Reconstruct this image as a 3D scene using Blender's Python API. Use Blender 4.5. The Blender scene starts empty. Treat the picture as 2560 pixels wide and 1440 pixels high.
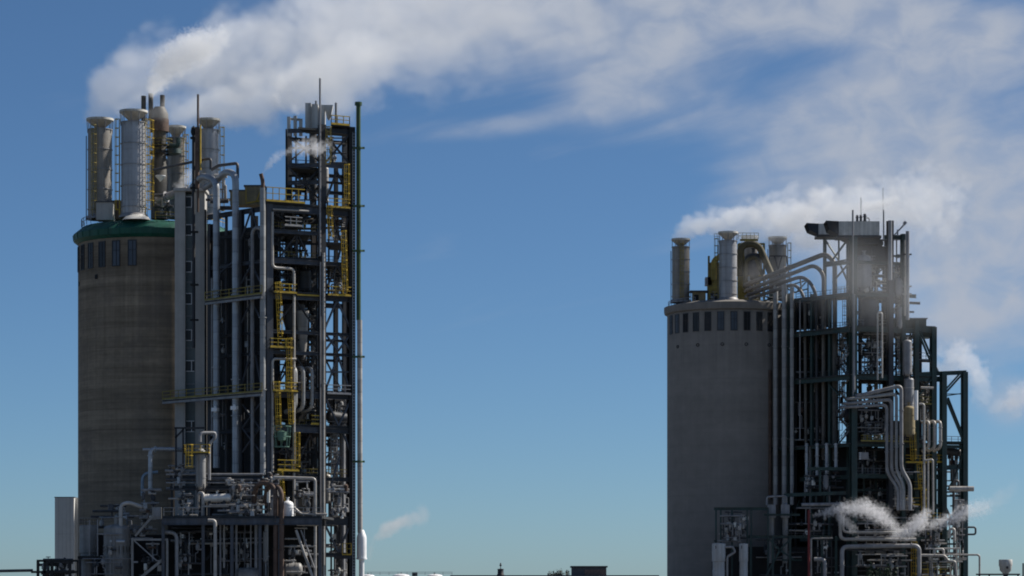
import bpy, math, random
from mathutils import Vector, Matrix
R = math.radians
sc = bpy.context.scene
COL = sc.collection

# ---------------------------------------------------------------- survey: bearings of the photograph turned into metres
F, CX, HZ, EYE = 7200.0, 1280.0, 1500.0, 2.0
def W(x, y, Y):
    return Vector(((x - CX) * Y / F, Y, EYE + (HZ - y) * Y / F))
def wd(n, Y):
    return n * Y / F
class Plane:
    """a vertical facade plane through two surveyed points"""
    def __init__(s, xa, Ya, xb, Yb):
        s.a = Vector(((xa - CX) * Ya / F, Ya, 0)); s.b = Vector(((xb - CX) * Yb / F, Yb, 0))
        s.t = (s.b - s.a).normalized(); n = Vector((s.t.y, -s.t.x, 0))
        s.n = n if n.y < 0 else -n
    def Yat(s, x, off=0.0):
        k = (x - CX) / F
        p = s.a + s.n * off
        den = s.n.x * k + s.n.y
        return (s.n.x * p.x + s.n.y * p.y) / den
    def at(s, x, y, off=0.0):
        return W(x, y, s.Yat(x, off))
    def atz(s, x, z, off=0.0):
        Y = s.Yat(x, off)
        return Vector(((x - CX) * Y / F, Y, z))
    def z(s, x, y, off=0.0):
        return s.at(x, y, off).z

# ---------------------------------------------------------------- mesh builder
class MB:
    def __init__(s): s.v = []; s.f = []
    def add(s, vs, fs):
        o = len(s.v); s.v += [Vector(p) for p in vs]; s.f += [[i + o for i in f] for f in fs]
    def box(s, c, size, rz=0.0):
        hx, hy, hz = size[0] / 2, size[1] / 2, size[2] / 2
        ca, sa = math.cos(rz), math.sin(rz)
        vs = [(c[0] + ca * x - sa * y, c[1] + sa * x + ca * y, c[2] + z) for z in (-hz, hz) for x, y in ((-hx, -hy), (hx, -hy), (hx, hy), (-hx, hy))]
        s.add(vs, [(3, 2, 1, 0), (4, 5, 6, 7), (0, 1, 5, 4), (1, 2, 6, 5), (2, 3, 7, 6), (3, 0, 4, 7)])
    def bar(s, p, q, w, h=None, side=None):
        p, q = Vector(p), Vector(q); h = h or w
        d = (q - p)
        if d.length < 1e-4: return
        d.normalize()
        up = Vector((0, 0, 1)) if abs(d.z) < .95 else (side or Vector((0, 1, 0)))
        a = d.cross(up).normalized(); b = a.cross(d).normalized()
        vs = [e + a * (i * w / 2) + b * (j * h / 2) for e in (p, q) for i, j in ((-1, -1), (1, -1), (1, 1), (-1, 1))]
        s.add(vs, [(3, 2, 1, 0), (4, 5, 6, 7), (0, 1, 5, 4), (1, 2, 6, 5), (2, 3, 7, 6), (3, 0, 4, 7)])
    def ibeam(s, p, q, w, h, side=None):
        p, q = Vector(p), Vector(q); d = (q - p).normalized()
        up = Vector((0, 0, 1)) if abs(d.z) < .95 else (side or Vector((0, 1, 0)))
        a = d.cross(up).normalized(); b = a.cross(d).normalized()
        t = min(w, h) * .16
        s.bar(p + b * (h / 2 - t / 2), q + b * (h / 2 - t / 2), w, t, side)
        s.bar(p - b * (h / 2 - t / 2), q - b * (h / 2 - t / 2), w, t, side)
        s.bar(p, q, t, h - 2 * t, side)
    def tube(s, pts, r, n=10, bend=None, caps=True, r2=None):
        pts = [Vector(p) for p in pts]
        path = []
        bend = r * 2.2 if bend is None else bend
        for i, p in enumerate(pts):
            if 0 < i < len(pts) - 1 and bend > 0:
                a, c = pts[i - 1] - p, pts[i + 1] - p
                la, lc = a.length, c.length
                k = min(bend, la * .49, lc * .49)
                a.normalize(); c.normalize()
                if a.dot(c) < -.985: path.append(p); continue
                for t in (0, .2, .4, .6, .8, 1):
                    path.append((p + a * k) * (1 - t) ** 2 + p * 2 * t * (1 - t) + (p + c * k) * t * t)
            else: path.append(p)
        d0 = (path[1] - path[0]).normalized()
        ref = Vector((0, 0, 1)) if abs(d0.z) < .9 else Vector((0, 1, 0))
        a = d0.cross(ref).normalized()
        vs = []; m = len(path)
        for i, p in enumerate(path):
            d = (path[min(i + 1, m - 1)] - path[max(i - 1, 0)]).normalized()
            a = (a - d * a.dot(d)).normalized(); b = d.cross(a)
            rr = r if r2 is None else r + (r2 - r) * i / (m - 1)
            vs += [p + (a * math.cos(2 * math.pi * k / n) + b * math.sin(2 * math.pi * k / n)) * rr for k in range(n)]
        fs = [(i * n + k, i * n + (k + 1) % n, (i + 1) * n + (k + 1) % n, (i + 1) * n + k) for i in range(m - 1) for k in range(n)]
        if caps: fs += [tuple(reversed(range(n))), tuple(range((m - 1) * n, m * n))]
        s.add(vs, fs)
    def lathe(s, prof, c, n=32, a0=0.0, a1=2 * math.pi, axis=None):
        """profile (r, z) turned about the vertical through c (or about axis)"""
        c = Vector(c); full = abs(a1 - a0 - 2 * math.pi) < 1e-6
        m = n if full else n + 1
        if axis is None: ax, ux, uy = Vector((0, 0, 1)), Vector((1, 0, 0)), Vector((0, 1, 0))
        else:
            ax = Vector(axis).normalized(); ref = Vector((0, 0, 1)) if abs(ax.z) < .9 else Vector((0, 1, 0))
            ux = ax.cross(ref).normalized(); uy = ax.cross(ux)
        vs = []
        for r, z in prof:
            for k in range(m):
                t = a0 + (a1 - a0) * k / n
                vs.append(c + ax * z + (ux * math.cos(t) + uy * math.sin(t)) * r)
        fs = []
        for i in range(len(prof) - 1):
            for k in range(n):
                k2 = (k + 1) % m
                fs.append((i * m + k, i * m + k2, (i + 1) * m + k2, (i + 1) * m + k))
        s.add(vs, fs)
    def poly(s, pts, th):
        """a horizontal slab: outline pts (counter-clockwise or not), thickness th downwards"""
        n = len(pts); top = [Vector(p) for p in pts]; bot = [p - Vector((0, 0, th)) for p in top]
        s.add(top + bot, [tuple(range(n)), tuple(reversed(range(n, 2 * n)))] + [(i, n + i, n + (i + 1) % n, (i + 1) % n) for i in range(n)])

ORG = {}
def mesh_obj(name, mb, m, org):
    me = bpy.data.meshes.new(name)
    me.from_pydata([tuple(v - org) for v in mb.v], [], mb.f)
    me.update()
    import bmesh
    bm = bmesh.new(); bm.from_mesh(me); bmesh.ops.recalc_face_normals(bm, faces=bm.faces); bm.to_mesh(me); bm.free()
    me.polygons.foreach_set('use_smooth', [True] * len(me.polygons))
    me.set_sharp_from_angle(angle=R(38))
    me.materials.append(m)
    o = bpy.data.objects.new(name, me); COL.objects.link(o)
    return o
def tag(o, label=None, cat=None, group=None, kind=None):
    if label: o['label'] = label
    if cat: o['category'] = cat
    if group: o['group'] = group
    if kind: o['kind'] = kind
    return o
def thing(name, label, cat, loc, group=None):
    o = bpy.data.objects.new(name, None); COL.objects.link(o)
    o.empty_display_size = .3
    o.location = loc; ORG[o] = Vector(loc)
    return tag(o, label, cat, group)
def solo(name, label, cat, mb, m, loc=None, group=None, kind=None):
    loc = Vector(loc) if loc is not None else Vector(mb.v[0])
    o = mesh_obj(name, mb, m, loc); o.location = loc; ORG[o] = loc
    return tag(o, label, cat, group, kind)
def part(name, mb, m, parent, label=None):
    o = mesh_obj(name, mb, m, ORG[parent]); o.parent = parent; ORG[o] = ORG[parent]
    if label: o['label'] = label
    return o

# ---------------------------------------------------------------- materials
def mat(name, col, rough=.6, metal=0.0, var=.25, scale=.8, streak=0.0, stain=None, stain_amt=.5, stain_scale=.35, bands=None, spec=.4, bump=0.0, pour=None, drip=None):
    m = bpy.data.materials.new(name); m.use_nodes = True
    nt = m.node_tree; N = nt.nodes; L = nt.links
    b = N['Principled BSDF']; b.inputs['Roughness'].default_value = rough; b.inputs['Metallic'].default_value = metal
    b.inputs['Specular IOR Level'].default_value = spec
    tc = N.new('ShaderNodeTexCoord')
    nz = N.new('ShaderNodeTexNoise'); nz.inputs['Scale'].default_value = scale; nz.inputs['Detail'].default_value = 6; nz.inputs['Roughness'].default_value = .62
    L.new(tc.outputs['Object'], nz.inputs['Vector'])
    rp = N.new('ShaderNodeMapRange'); rp.inputs[1].default_value = .28; rp.inputs[2].default_value = .72
    rp.inputs[3].default_value = 1 - var; rp.inputs[4].default_value = 1 + var
    L.new(nz.outputs['Fac'], rp.inputs[0])
    fac = rp.outputs[0]
    def mul(a, bb):
        q = N.new('ShaderNodeMath'); q.operation = 'MULTIPLY'; L.new(a, q.inputs[0])
        if isinstance(bb, float): q.inputs[1].default_value = bb
        else: L.new(bb, q.inputs[1])
        return q.outputs[0]
    if streak:
        mp = N.new('ShaderNodeMapping'); mp.inputs['Scale'].default_value = (1.6, 1.6, .05); L.new(tc.outputs['Object'], mp.inputs[0])
        n2 = N.new('ShaderNodeTexNoise'); n2.inputs['Scale'].default_value = 1.0; n2.inputs['Detail'].default_value = 5; L.new(mp.outputs[0], n2.inputs['Vector'])
        r2 = N.new('ShaderNodeMapRange'); r2.inputs[1].default_value = .3; r2.inputs[2].default_value = .7; r2.inputs[3].default_value = 1 - streak; r2.inputs[4].default_value = 1 + streak * .6
        L.new(n2.outputs['Fac'], r2.inputs[0]); fac = mul(fac, r2.outputs[0])
    if bands:
        per, amt = bands
        mp = N.new('ShaderNodeMapping'); mp.inputs['Scale'].default_value = (.035, .035, 1 / per); L.new(tc.outputs['Object'], mp.inputs[0])
        n3 = N.new('ShaderNodeTexNoise'); n3.inputs['Scale'].default_value = 1.0; n3.inputs['Detail'].default_value = 4; n3.inputs['Roughness'].default_value = .7; L.new(mp.outputs[0], n3.inputs['Vector'])
        r3 = N.new('ShaderNodeMapRange'); r3.inputs[1].default_value = .3; r3.inputs[2].default_value = .7; r3.inputs[3].default_value = 1 - amt; r3.inputs[4].default_value = 1 + amt
        L.new(n3.outputs['Fac'], r3.inputs[0]); fac = mul(fac, r3.outputs[0])
    if drip:   # rain stains running down from the rim
        z1, ln, amt = drip
        mp = N.new('ShaderNodeMapping'); mp.inputs['Scale'].default_value = (1.1, 1.1, .02); L.new(tc.outputs['Object'], mp.inputs[0])
        n8 = N.new('ShaderNodeTexNoise'); n8.inputs['Scale'].default_value = 1.0; n8.inputs['Detail'].default_value = 6; n8.inputs['Roughness'].default_value = .65; L.new(mp.outputs[0], n8.inputs['Vector'])
        sz = N.new('ShaderNodeSeparateXYZ'); L.new(tc.outputs['Object'], sz.inputs[0])
        h8 = N.new('ShaderNodeMapRange'); h8.inputs[1].default_value = z1 - ln; h8.inputs[2].default_value = z1; h8.inputs[3].default_value = 0; h8.inputs[4].default_value = .3; L.new(sz.outputs[2], h8.inputs[0])
        ad = N.new('ShaderNodeMath'); L.new(n8.outputs[0], ad.inputs[0]); L.new(h8.outputs[0], ad.inputs[1])
        r8 = N.new('ShaderNodeMapRange'); r8.inputs[1].default_value = .62; r8.inputs[2].default_value = .8; r8.inputs[3].default_value = 1; r8.inputs[4].default_value = 1 - amt; L.new(ad.outputs[0], r8.inputs[0])
        fac = mul(fac, r8.outputs[0])
    if pour:   # cast joints: a thin darker ring every so many metres, uneven along its length
        sx = N.new('ShaderNodeSeparateXYZ'); L.new(tc.outputs['Object'], sx.inputs[0])
        n6 = N.new('ShaderNodeTexNoise'); n6.inputs['Scale'].default_value = .3; n6.inputs['Detail'].default_value = 3; L.new(tc.outputs['Object'], n6.inputs['Vector'])
        def mth(o, a, b):
            q = N.new('ShaderNodeMath'); q.operation = o
            for i, v in enumerate((a, b)):
                if isinstance(v, (int, float)): q.inputs[i].default_value = v
                else: L.new(v, q.inputs[i])
            return q.outputs[0]
        zz = mth('ADD', mth('DIVIDE', sx.outputs[2], pour[0]), mth('MULTIPLY', n6.outputs[0], .12))
        r6 = N.new('ShaderNodeMapRange'); r6.inputs[1].default_value = 0; r6.inputs[2].default_value = .14; r6.inputs[3].default_value = 1 - pour[1]; r6.inputs[4].default_value = 1
        L.new(mth('FRACT', zz, 0.0), r6.inputs[0])
        cell = N.new('ShaderNodeTexWhiteNoise'); cell.noise_dimensions = '1D'; L.new(mth('FLOOR', zz, 0.0), cell.inputs['W'])
        r7 = N.new('ShaderNodeMapRange'); r7.inputs[3].default_value = 1 - pour[1] * .5; r7.inputs[4].default_value = 1 + pour[1] * .5; L.new(cell.outputs['Value'], r7.inputs[0])
        fac = mul(mul(fac, r6.outputs[0]), r7.outputs[0])
    vm = N.new('ShaderNodeVectorMath'); vm.operation = 'SCALE'; vm.inputs[0].default_value = col; L.new(fac, vm.inputs['Scale'])
    out = vm.outputs[0]
    if stain:
        n4 = N.new('ShaderNodeTexNoise'); n4.inputs['Scale'].default_value = stain_scale; n4.inputs['Detail'].default_value = 7; n4.inputs['Roughness'].default_value = .7
        L.new(tc.outputs['Object'], n4.inputs['Vector'])
        r4 = N.new('ShaderNodeMapRange'); r4.inputs[1].default_value = .5; r4.inputs[2].default_value = .66; r4.inputs[3].default_value = 0; r4.inputs[4].default_value = stain_amt
        L.new(n4.outputs['Fac'], r4.inputs[0])
        mx = N.new('ShaderNodeMix'); mx.data_type = 'RGBA'; L.new(r4.outputs[0], mx.inputs['Factor']); L.new(out, mx.inputs['A']); mx.inputs['B'].default_value = (*stain, 1)
        out = mx.outputs['Result']
    L.new(out, b.inputs['Base Color'])
    r5 = N.new('ShaderNodeMapRange'); r5.inputs[3].default_value = max(.05, rough - .12); r5.inputs[4].default_value = min(1, rough + .15)
    L.new(nz.outputs['Fac'], r5.inputs[0]); L.new(r5.outputs[0], b.inputs['Roughness'])
    if bump:
        bp = N.new('ShaderNodeBump'); bp.inputs['Strength'].default_value = bump; bp.inputs['Distance'].default_value = .05
        L.new(nz.outputs['Fac'], bp.inputs['Height']); L.new(bp.outputs[0], b.inputs['Normal'])
    return m
RUST = (.06, .03, .018)
M = {
 'brown_concrete': mat('brown_concrete', (0.245, 0.196, 0.142), .9, var=.12, scale=1.3, streak=.14, bands=(1.5, .34), pour=(1.45, .22), drip=(52, 26, .2), stain=(0.145, 0.122, 0.104), stain_amt=.55, stain_scale=.16, spec=.2),
 'grey_concrete': mat('grey_concrete', (0.238, 0.222, 0.204), .9, var=.1, scale=.5, streak=.05, bands=(2.6, .08), pour=(2.9, .05), drip=(54, 18, .14), stain=(0.225, 0.210, 0.198), stain_amt=.4, stain_scale=.12, spec=.2),
 'pale_render': mat('pale_render', (0.43, 0.415, 0.39), .85, var=.1, scale=.6, streak=.14, stain=(0.336, 0.326, 0.294), stain_amt=.4, spec=.2),
 'beige_cladding': mat('beige_cladding', (0.62, 0.61, 0.58), .8, var=.05, streak=.05, spec=.2),
 'teal_panel': mat('teal_panel', (0.140, 0.170, 0.176), .7, var=.18, streak=.15),
 'green_paint': mat('green_paint', (0.004, 0.075, 0.05), .55, var=.25, scale=.6, streak=.2, stain=(0.038, 0.095, 0.076), stain_amt=.5),
 'green_pole': mat('green_pole', (0.035, 0.078, 0.03), .5, var=.25, streak=.2, stain=(0.060, 0.060, 0.040), stain_amt=.6),
 'dark_green_steel': mat('dark_green_steel', (0.026, 0.053, 0.050), .55, var=.35, streak=.3, stain=(0.066, 0.057, 0.048), stain_amt=.6),
 'blue_steel': mat('blue_steel', (0.069, 0.080, 0.101), .55, var=.35, streak=.35, stain=(0.110, 0.088, 0.075), stain_amt=.5),
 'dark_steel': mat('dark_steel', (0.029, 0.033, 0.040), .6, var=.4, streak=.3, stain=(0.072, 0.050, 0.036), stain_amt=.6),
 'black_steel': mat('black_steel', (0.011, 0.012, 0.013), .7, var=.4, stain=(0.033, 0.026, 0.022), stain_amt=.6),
 'deck_steel': mat('deck_steel', (0.032, 0.035, 0.038), .75, var=.4, scale=2),
 'stack_steel': mat('stack_steel', (0.36, 0.36, 0.37), .5, .35, var=.14, streak=.3, stain=(0.300, 0.270, 0.225), stain_amt=.4, pour=(2.4, .1)),
 'stack_steel_brown': mat('stack_steel_brown', (0.27, 0.25, 0.225), .55, .3, var=.16, streak=.35, stain=(0.238, 0.182, 0.126), stain_amt=.5, pour=(2.4, .1)),
 'hood_steel': mat('hood_steel', (0.55, 0.53, 0.48), .6, .1, var=.16, streak=.3, stain=(0.308, 0.238, 0.168), stain_amt=.5),
 'pipe_grey': mat('pipe_grey', (0.35, 0.37, 0.395), .42, .45, var=.16, streak=.2, stain=(0.320, 0.288, 0.256), stain_amt=.45, pour=(1.7, .28)),
 'pipe_pale': mat('pipe_pale', (0.40, 0.38, 0.355), .42, .12, var=.16, streak=.15, stain=(0.324, 0.270, 0.216), stain_amt=.45, pour=(1.7, .28)),
 'pipe_mid': mat('pipe_mid', (0.258, 0.258, 0.266), .5, .12, var=.25, streak=.25, stain=(0.228, 0.190, 0.162), stain_amt=.5),
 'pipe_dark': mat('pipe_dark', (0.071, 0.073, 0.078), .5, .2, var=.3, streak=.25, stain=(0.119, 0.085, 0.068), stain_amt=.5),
 'pipe_blue': mat('pipe_blue', (0.204, 0.272, 0.340), .5, .2, var=.2, streak=.2),
 'pipe_rust': mat('pipe_rust', (0.105, 0.068, 0.052), .75, .1, var=.35, streak=.3, stain=(0.234, 0.180, 0.153), stain_amt=.5),
 'stained_steel': mat('stained_steel', (0.125, 0.115, 0.10), .65, .1, var=.3, streak=.45, stain=(.06, .045, .03), stain_amt=.7, stain_scale=.5),
 'rusty_olive': mat('rusty_olive', (.10, .085, .045), .7, .1, var=.35, streak=.3, stain=(.05, .035, .02), stain_amt=.7),
 'window_blue': mat('window_blue', (.05, .06, .08), .35, 0, var=.3, spec=.5),
 'tank_pale': mat('tank_pale', (.44, .45, .46), .5, .05, var=.12, streak=.25, stain=(.25, .22, .18), stain_amt=.5),
 'duct_brown': mat('duct_brown', (.15, .138, .122), .55, .2, var=.25, streak=.3, stain=(.08, .06, .045), stain_amt=.5),
 'riser_grey': mat('riser_grey', (0.33, 0.33, 0.325), .55, .2, var=.15, streak=.22, stain=(0.247, 0.237, 0.228), stain_amt=.5, pour=(1.7, .28)),
 'silver': mat('silver', (0.682, 0.660, 0.616), .36, .25, var=.12, stain=(0.385, 0.352, 0.308), stain_amt=.4),
 'white_paint': mat('white_paint', (0.78, 0.78, 0.78), .45, .05, var=.08, streak=.12, stain=(0.420, 0.408, 0.384), stain_amt=.35),
 'tank_grey': mat('tank_grey', (0.272, 0.266, 0.258), .55, .25, var=.2, streak=.35, stain=(0.187, 0.162, 0.136), stain_amt=.55),
 'yellow': mat('yellow', (0.47, 0.32, 0.03), .55, var=.3, scale=1.2, stain=(0.204, 0.136, 0.051), stain_amt=.5),
 'olive': mat('olive', (0.255, 0.204, 0.051), .7, var=.35, stain=(0.102, 0.085, 0.051), stain_amt=.7),
 'ochre_panel': mat('ochre_panel', (0.272, 0.221, 0.128), .75, var=.25, streak=.3, stain=(0.136, 0.119, 0.085), stain_amt=.5),
 'duct_grey': mat('duct_grey', (0.52, 0.51, 0.48), .6, .15, var=.14, streak=.3, stain=(0.272, 0.256, 0.224), stain_amt=.5),
 'dark_opening': mat('dark_opening', (.01, .011, .013), .8, var=.2),
 'window_glass': mat('window_glass', (.024, .024, .026), .3, 0, var=.4, spec=.3),
 'green_cage': mat('green_cage', (0.108, 0.198, 0.153), .6, var=.25),
 'red_paint': mat('red_paint', (0.162, 0.025, 0.025), .6, var=.3),
 'asphalt': mat('asphalt', (0.110, 0.110, 0.106), .9, var=.3, scale=.2, stain=(0.154, 0.145, 0.132), stain_amt=.5, stain_scale=.02),
 'roof_grey': mat('roof_grey', (0.080, 0.083, 0.088), .8, var=.2),
 'brick_brown': mat('brick_brown', (0.153, 0.108, 0.090), .9, var=.25, scale=2),
 'foliage': mat('foliage', (.085, .085, .06), .8, var=.4, scale=.4),
 'bark': mat('bark', (.05, .04, .03), .9, var=.3),
}

# ---------------------------------------------------------------- shared parts
def ladder(root, base, top, nrm, w=.55, cage=True, m='yellow', name='ladder', k=1.0):
    """rungs, stiles and safety hoops between two points, standing off along nrm"""
    mb = MB(); base, top = Vector(base), Vector(top); nrm = Vector(nrm).normalized()
    d = (top - base).normalized(); sd = d.cross(nrm).normalized()
    h = (top - base).length
    for q in (-1, 1): mb.bar(base + sd * q * w / 2, top + sd * q * w / 2, .07 * k, .07 * k)
    n = max(3, int(h / .55))
    for i in range(n + 1):
        p = base + d * (h * i / n); mb.bar(p - sd * w / 2, p + sd * w / 2, .04 * k, .04 * k)
    if cage:
        hr = w * .75
        nh = max(2, int(h / 1.3))
        for i in range(nh + 1):
            p = base + d * (h * (.06 + .94 * i / nh))
            ring = [p + sd * math.cos(t) * hr * .8 + nrm * (.1 + math.sin(t) * hr * 1.25) for t in [math.pi * j / 6 for j in range(7)]]
            for a, b in zip(ring, ring[1:]): mb.bar(a, b, .05 * k, .08 * k)
        for t in (.25, .5, .75):
            a = math.pi * t; o = sd * math.cos(a) * hr * .8 + nrm * (.1 + math.sin(a) * hr * 1.25)
            mb.bar(base + d * h * .06 + o, top + o, .05 * k, .05 * k)
    return part(name, mb, M[m], root)
def railing(root, pts, m='yellow', h=1.1, gap=1.3, t=.075, kick=True, name='railing'):
    mb = MB(); up = Vector((0, 0, 1)); pts = [Vector(p) for p in pts]
    for a, b in zip(pts, pts[1:]):
        n = max(1, round((b - a).length / gap))
        for i in range(n + 1):
            p = a.lerp(b, i / n); mb.bar(p, p + up * h, t, t)
        mb.bar(a + up * h, b + up * h, t, t); mb.bar(a + up * h * .55, b + up * h * .55, t * .8, t * .8)
        if kick: mb.bar(a + up * .09, b + up * .09, .03, .18)
    return part(name, mb, M[m], root)
def flange(root, p, d, r, m, th=.12, name='flange'):
    p = Vector(p); d = Vector(d).normalized(); mb = MB()
    mb.tube([p - d * th / 2, p + d * th / 2], r * 1.42, 12)
    return part(name, mb, M[m] if isinstance(m, str) else m, root)
def pipe(label, pts, r, m='pipe_grey', group=None, flanges=(), bend=None, name='pipe', cat='pipe', n=10):
    mb = MB(); mb.tube(pts, r, n, bend)
    o = solo(name, label, cat, mb, M[m], Vector(pts[0]), group)
    for i, t in flanges:
        a, b = Vector(pts[i]), Vector(pts[i + 1]); flange(o, a.lerp(b, t), b - a, r, m)
    return o
def valve(root, p, s, m='dark_steel'):
    mb = MB(); p = Vector(p)
    mb.lathe([(0, -.5 * s), (.32 * s, -.45 * s), (.42 * s, 0), (.3 * s, .4 * s), (.08 * s, .5 * s), (.08 * s, 1.0 * s), (0, 1.0 * s)], p, 10)
    mb.lathe([(.42 * s, .92 * s), (.5 * s, 1.0 * s), (.42 * s, 1.08 * s), (.36 * s, 1.0 * s), (.42 * s, .92 * s)], p, 12)
    mb.bar(p + Vector((-.42 * s, 0, s)), p + Vector((.42 * s, 0, s)), .06 * s); mb.bar(p + Vector((0, -.42 * s, s)), p + Vector((0, .42 * s, s)), .06 * s)
    return part('valve', mb, M[m], root)
def drum(label, a, b, r, m='tank_grey', name='drum', cat='vessel', group=None, bands=2, legs=None, nozzle=True, skirt=False, head=.5, band_m=None):
    """a vessel with dished heads along a-b; > shell, head, band, nozzle, leg"""
    a, b = Vector(a), Vector(b); d = (b - a); L = d.length; d.normalize()
    t = thing(name, label, cat, a, group)
    mb = MB(); mb.lathe([(r, 0), (r, L)], a, 28, axis=d); part('shell', mb, M[m], t)
    for e, q in ((a, -1), (b, 1)):
        hb = MB(); hb.lathe([(r * math.cos(k * math.pi / 12), q * (r * head * math.sin(k * math.pi / 12))) for k in range(7)], e, 28, axis=d)
        part('head', hb, M[m], t)
    for i in range(bands):
        p = a + d * L * (i + .5) / bands; fb = MB()
        fb.lathe([(r, -.07), (r * 1.05, -.07), (r * 1.05, .07), (r, .07)], p, 28, axis=d); part('band', fb, M[band_m or m], t)
    if nozzle:
        nb = MB(); p = b + d * r * head * .9 if abs(d.z) > .5 else (a + b) / 2 + Vector((0, 0, r * .95))
        up = d if abs(d.z) > .5 else Vector((0, 0, 1))
        nb.tube([p, p + up * r * .5], r * .2, 10); nb.tube([p + up * r * .5, p + up * (r * .5 + .1)], r * .32, 10); part('nozzle', nb, M[m], t)
    if legs is not None:
        if abs(d.z) > .5:
            if skirt:
                sb = MB(); sb.lathe([(r * .97, -legs), (r * .9, 0)], a, 24); part('skirt', sb, M[m], t)
            else:
                for k in range(4):
                    an = math.pi / 4 + k * math.pi / 2; o = Vector((math.cos(an), math.sin(an), 0)) * r * .9
                    lb = MB(); lb.bar(a + o - Vector((0, 0, legs)), a + o + Vector((0, 0, r * .4)), .18); part('leg', lb, M['dark_steel'], t)
        else:
            for f in (.2, .8):
                p = a.lerp(b, f); lb = MB(); lb.box((p.x, p.y, p.z - r - legs / 2 + r * .3), (.35, r * 1.5, legs + r * .6), math.atan2(d.y, d.x)); part('saddle', lb, M['dark_steel'], t)
    return t
def manifold(label, x0, y0, x1, y1, Y, seed, n=5, r=.1, m='pipe_mid', depth=1.2, group=None, valves=4, mains=None, vm='dark_steel', name='pipe_manifold'):
    """one connected run of small process pipes: headers joined by risers, with valves"""
    rnd = random.Random(seed)
    ys = sorted(rnd.uniform(y0, y1) for _ in range(mains or max(2, n // 2)))
    ys[0], ys[-1] = y0, y1
    t = thing(name, label, 'pipework', W(x0, y1, Y), group)
    heads = []
    for y in ys:
        a = rnd.uniform(x0, x0 + (x1 - x0) * .35); b = rnd.uniform(x1 - (x1 - x0) * .35, x1); yy = Y + rnd.uniform(0, depth)
        heads.append((a, b, y, yy))
        hb = MB(); rr = r * rnd.uniform(.8, 1.5); hb.tube([W(a, y, yy), W(b, y + rnd.uniform(-1, 1), yy)], rr, 8)
        part('header', hb, M[m if rnd.random() < .7 else rnd.choice(['pipe_pale', 'pipe_dark', 'pipe_mid'])], t)
    for i in range(n):
        h = rnd.sample(heads, 2) if len(heads) > 1 else heads * 2
        h0, h1 = sorted(h, key=lambda q: q[2])
        lo, hi = max(h0[0], h1[0]), min(h0[1], h1[1])
        if hi - lo < 3: lo, hi = x0, x1
        x = rnd.uniform(lo, hi); rb = MB()
        p = [W(x, h0[2], h0[3]), W(x, h1[2], h0[3]), W(x, h1[2], h1[3])] if abs(h0[3] - h1[3]) > .2 else [W(x, h0[2], h0[3]), W(x, h1[2], h1[3])]
        if rnd.random() < .5:
            xm = x + rnd.uniform(-10, 10); ym = h0[2] + (h1[2] - h0[2]) * rnd.uniform(.3, .7)
            p = [W(x, h0[2], h0[3]), W(x, ym, h0[3]), W(xm, ym, h0[3]), W(xm, h1[2], h0[3]), W(xm, h1[2], h1[3])]
        rb.tube(p, r * rnd.uniform(.6, 1.1), 8); part('riser', rb, M[rnd.choice([m, m, 'pipe_pale', 'pipe_mid', 'pipe_dark'])], t)
        if rnd.random() < .7:
            q = p[0].lerp(p[1], rnd.uniform(.1, .9)) + Vector((rnd.uniform(-.2, .2), -.15, 0)); fb = MB(); k = rnd.uniform(.25, .6)
            kind = rnd.random()
            if kind < .4: fb.box(q, (k, k * .7, k * rnd.uniform(.7, 1.6)))
            elif kind < .75: fb.lathe([(0, -k), (k * .45, -k * .8), (k * .45, k * .6), (0, k)], q, 10)
            else: fb.tube([q - Vector((k, 0, 0)), q + Vector((k, 0, 0))], k * .35, 10)
            part('fitting', fb, M[rnd.choice(['pipe_pale', 'silver', 'pipe_mid', 'pipe_dark', 'dark_steel', 'pipe_grey', 'pipe_rust'])], t)
        if i < valves: valve(t, p[0].lerp(p[1], rnd.uniform(.3, .7)) + Vector((0, -.1, 0)), rnd.uniform(.45, .8), rnd.choice([vm, 'pipe_mid', 'pipe_pale']))
    return t
def stairs(root, a, b, across, m='pipe_mid', w=.9):
    """one flight between a and b: two stringers, treads and handrails, as one part"""
    a, b = Vector(a), Vector(b); sd = Vector(across).normalized() * w / 2; mb = MB(); up = Vector((0, 0, 1.0))
    for q in (-1, 1):
        mb.bar(a + sd * q, b + sd * q, .07, .25); mb.bar(a + sd * q + up, b + sd * q + up, .07); mb.bar(a + sd * q + up * .5, b + sd * q + up * .5, .05)
        for k in range(5): p = a.lerp(b, k / 4) + sd * q; mb.bar(p, p + up, .06)
    n = max(4, int(abs(b.z - a.z) / .25))
    for k in range(n + 1):
        p = a.lerp(b, k / n); mb.bar(p - sd, p + sd, .22, .05)
    return part('stair_flight', mb, M[m], root)
def stair_tower(label, x0, x1, ys, Y, m='pipe_mid'):
    t = thing('stair_tower', label, 'staircase', W((x0 + x1) / 2, ys[0], Y))
    for i, (y0, y1) in enumerate(zip(ys, ys[1:])):
        xa, xb = (x0, x1) if i % 2 == 0 else (x1, x0); d = 0 if i % 2 == 0 else 1.1
        stairs(t, W(xa, y0, Y + d), W(xb, y1, Y + d), (0, 1, 0), m)
        mb = MB(); p = W(xb, y1, Y + .5); mb.box(p - Vector((0, 0, .06)), (1.1, 2.2, .12)); part('landing', mb, M['deck_steel'], t)
        railing(t, [p + Vector((-.5, -1, 0)), p + Vector((.5, -1, 0))], m, gap=.5, t=.06, kick=False)
    for x in (x0, x1):
        for d in (-.6, 1.7):
            mb = MB(); mb.bar(W(x, ys[0], Y + d), W(x, ys[-1], Y + d), .16); part('post', mb, M['dark_steel'], t)
    return t
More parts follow.
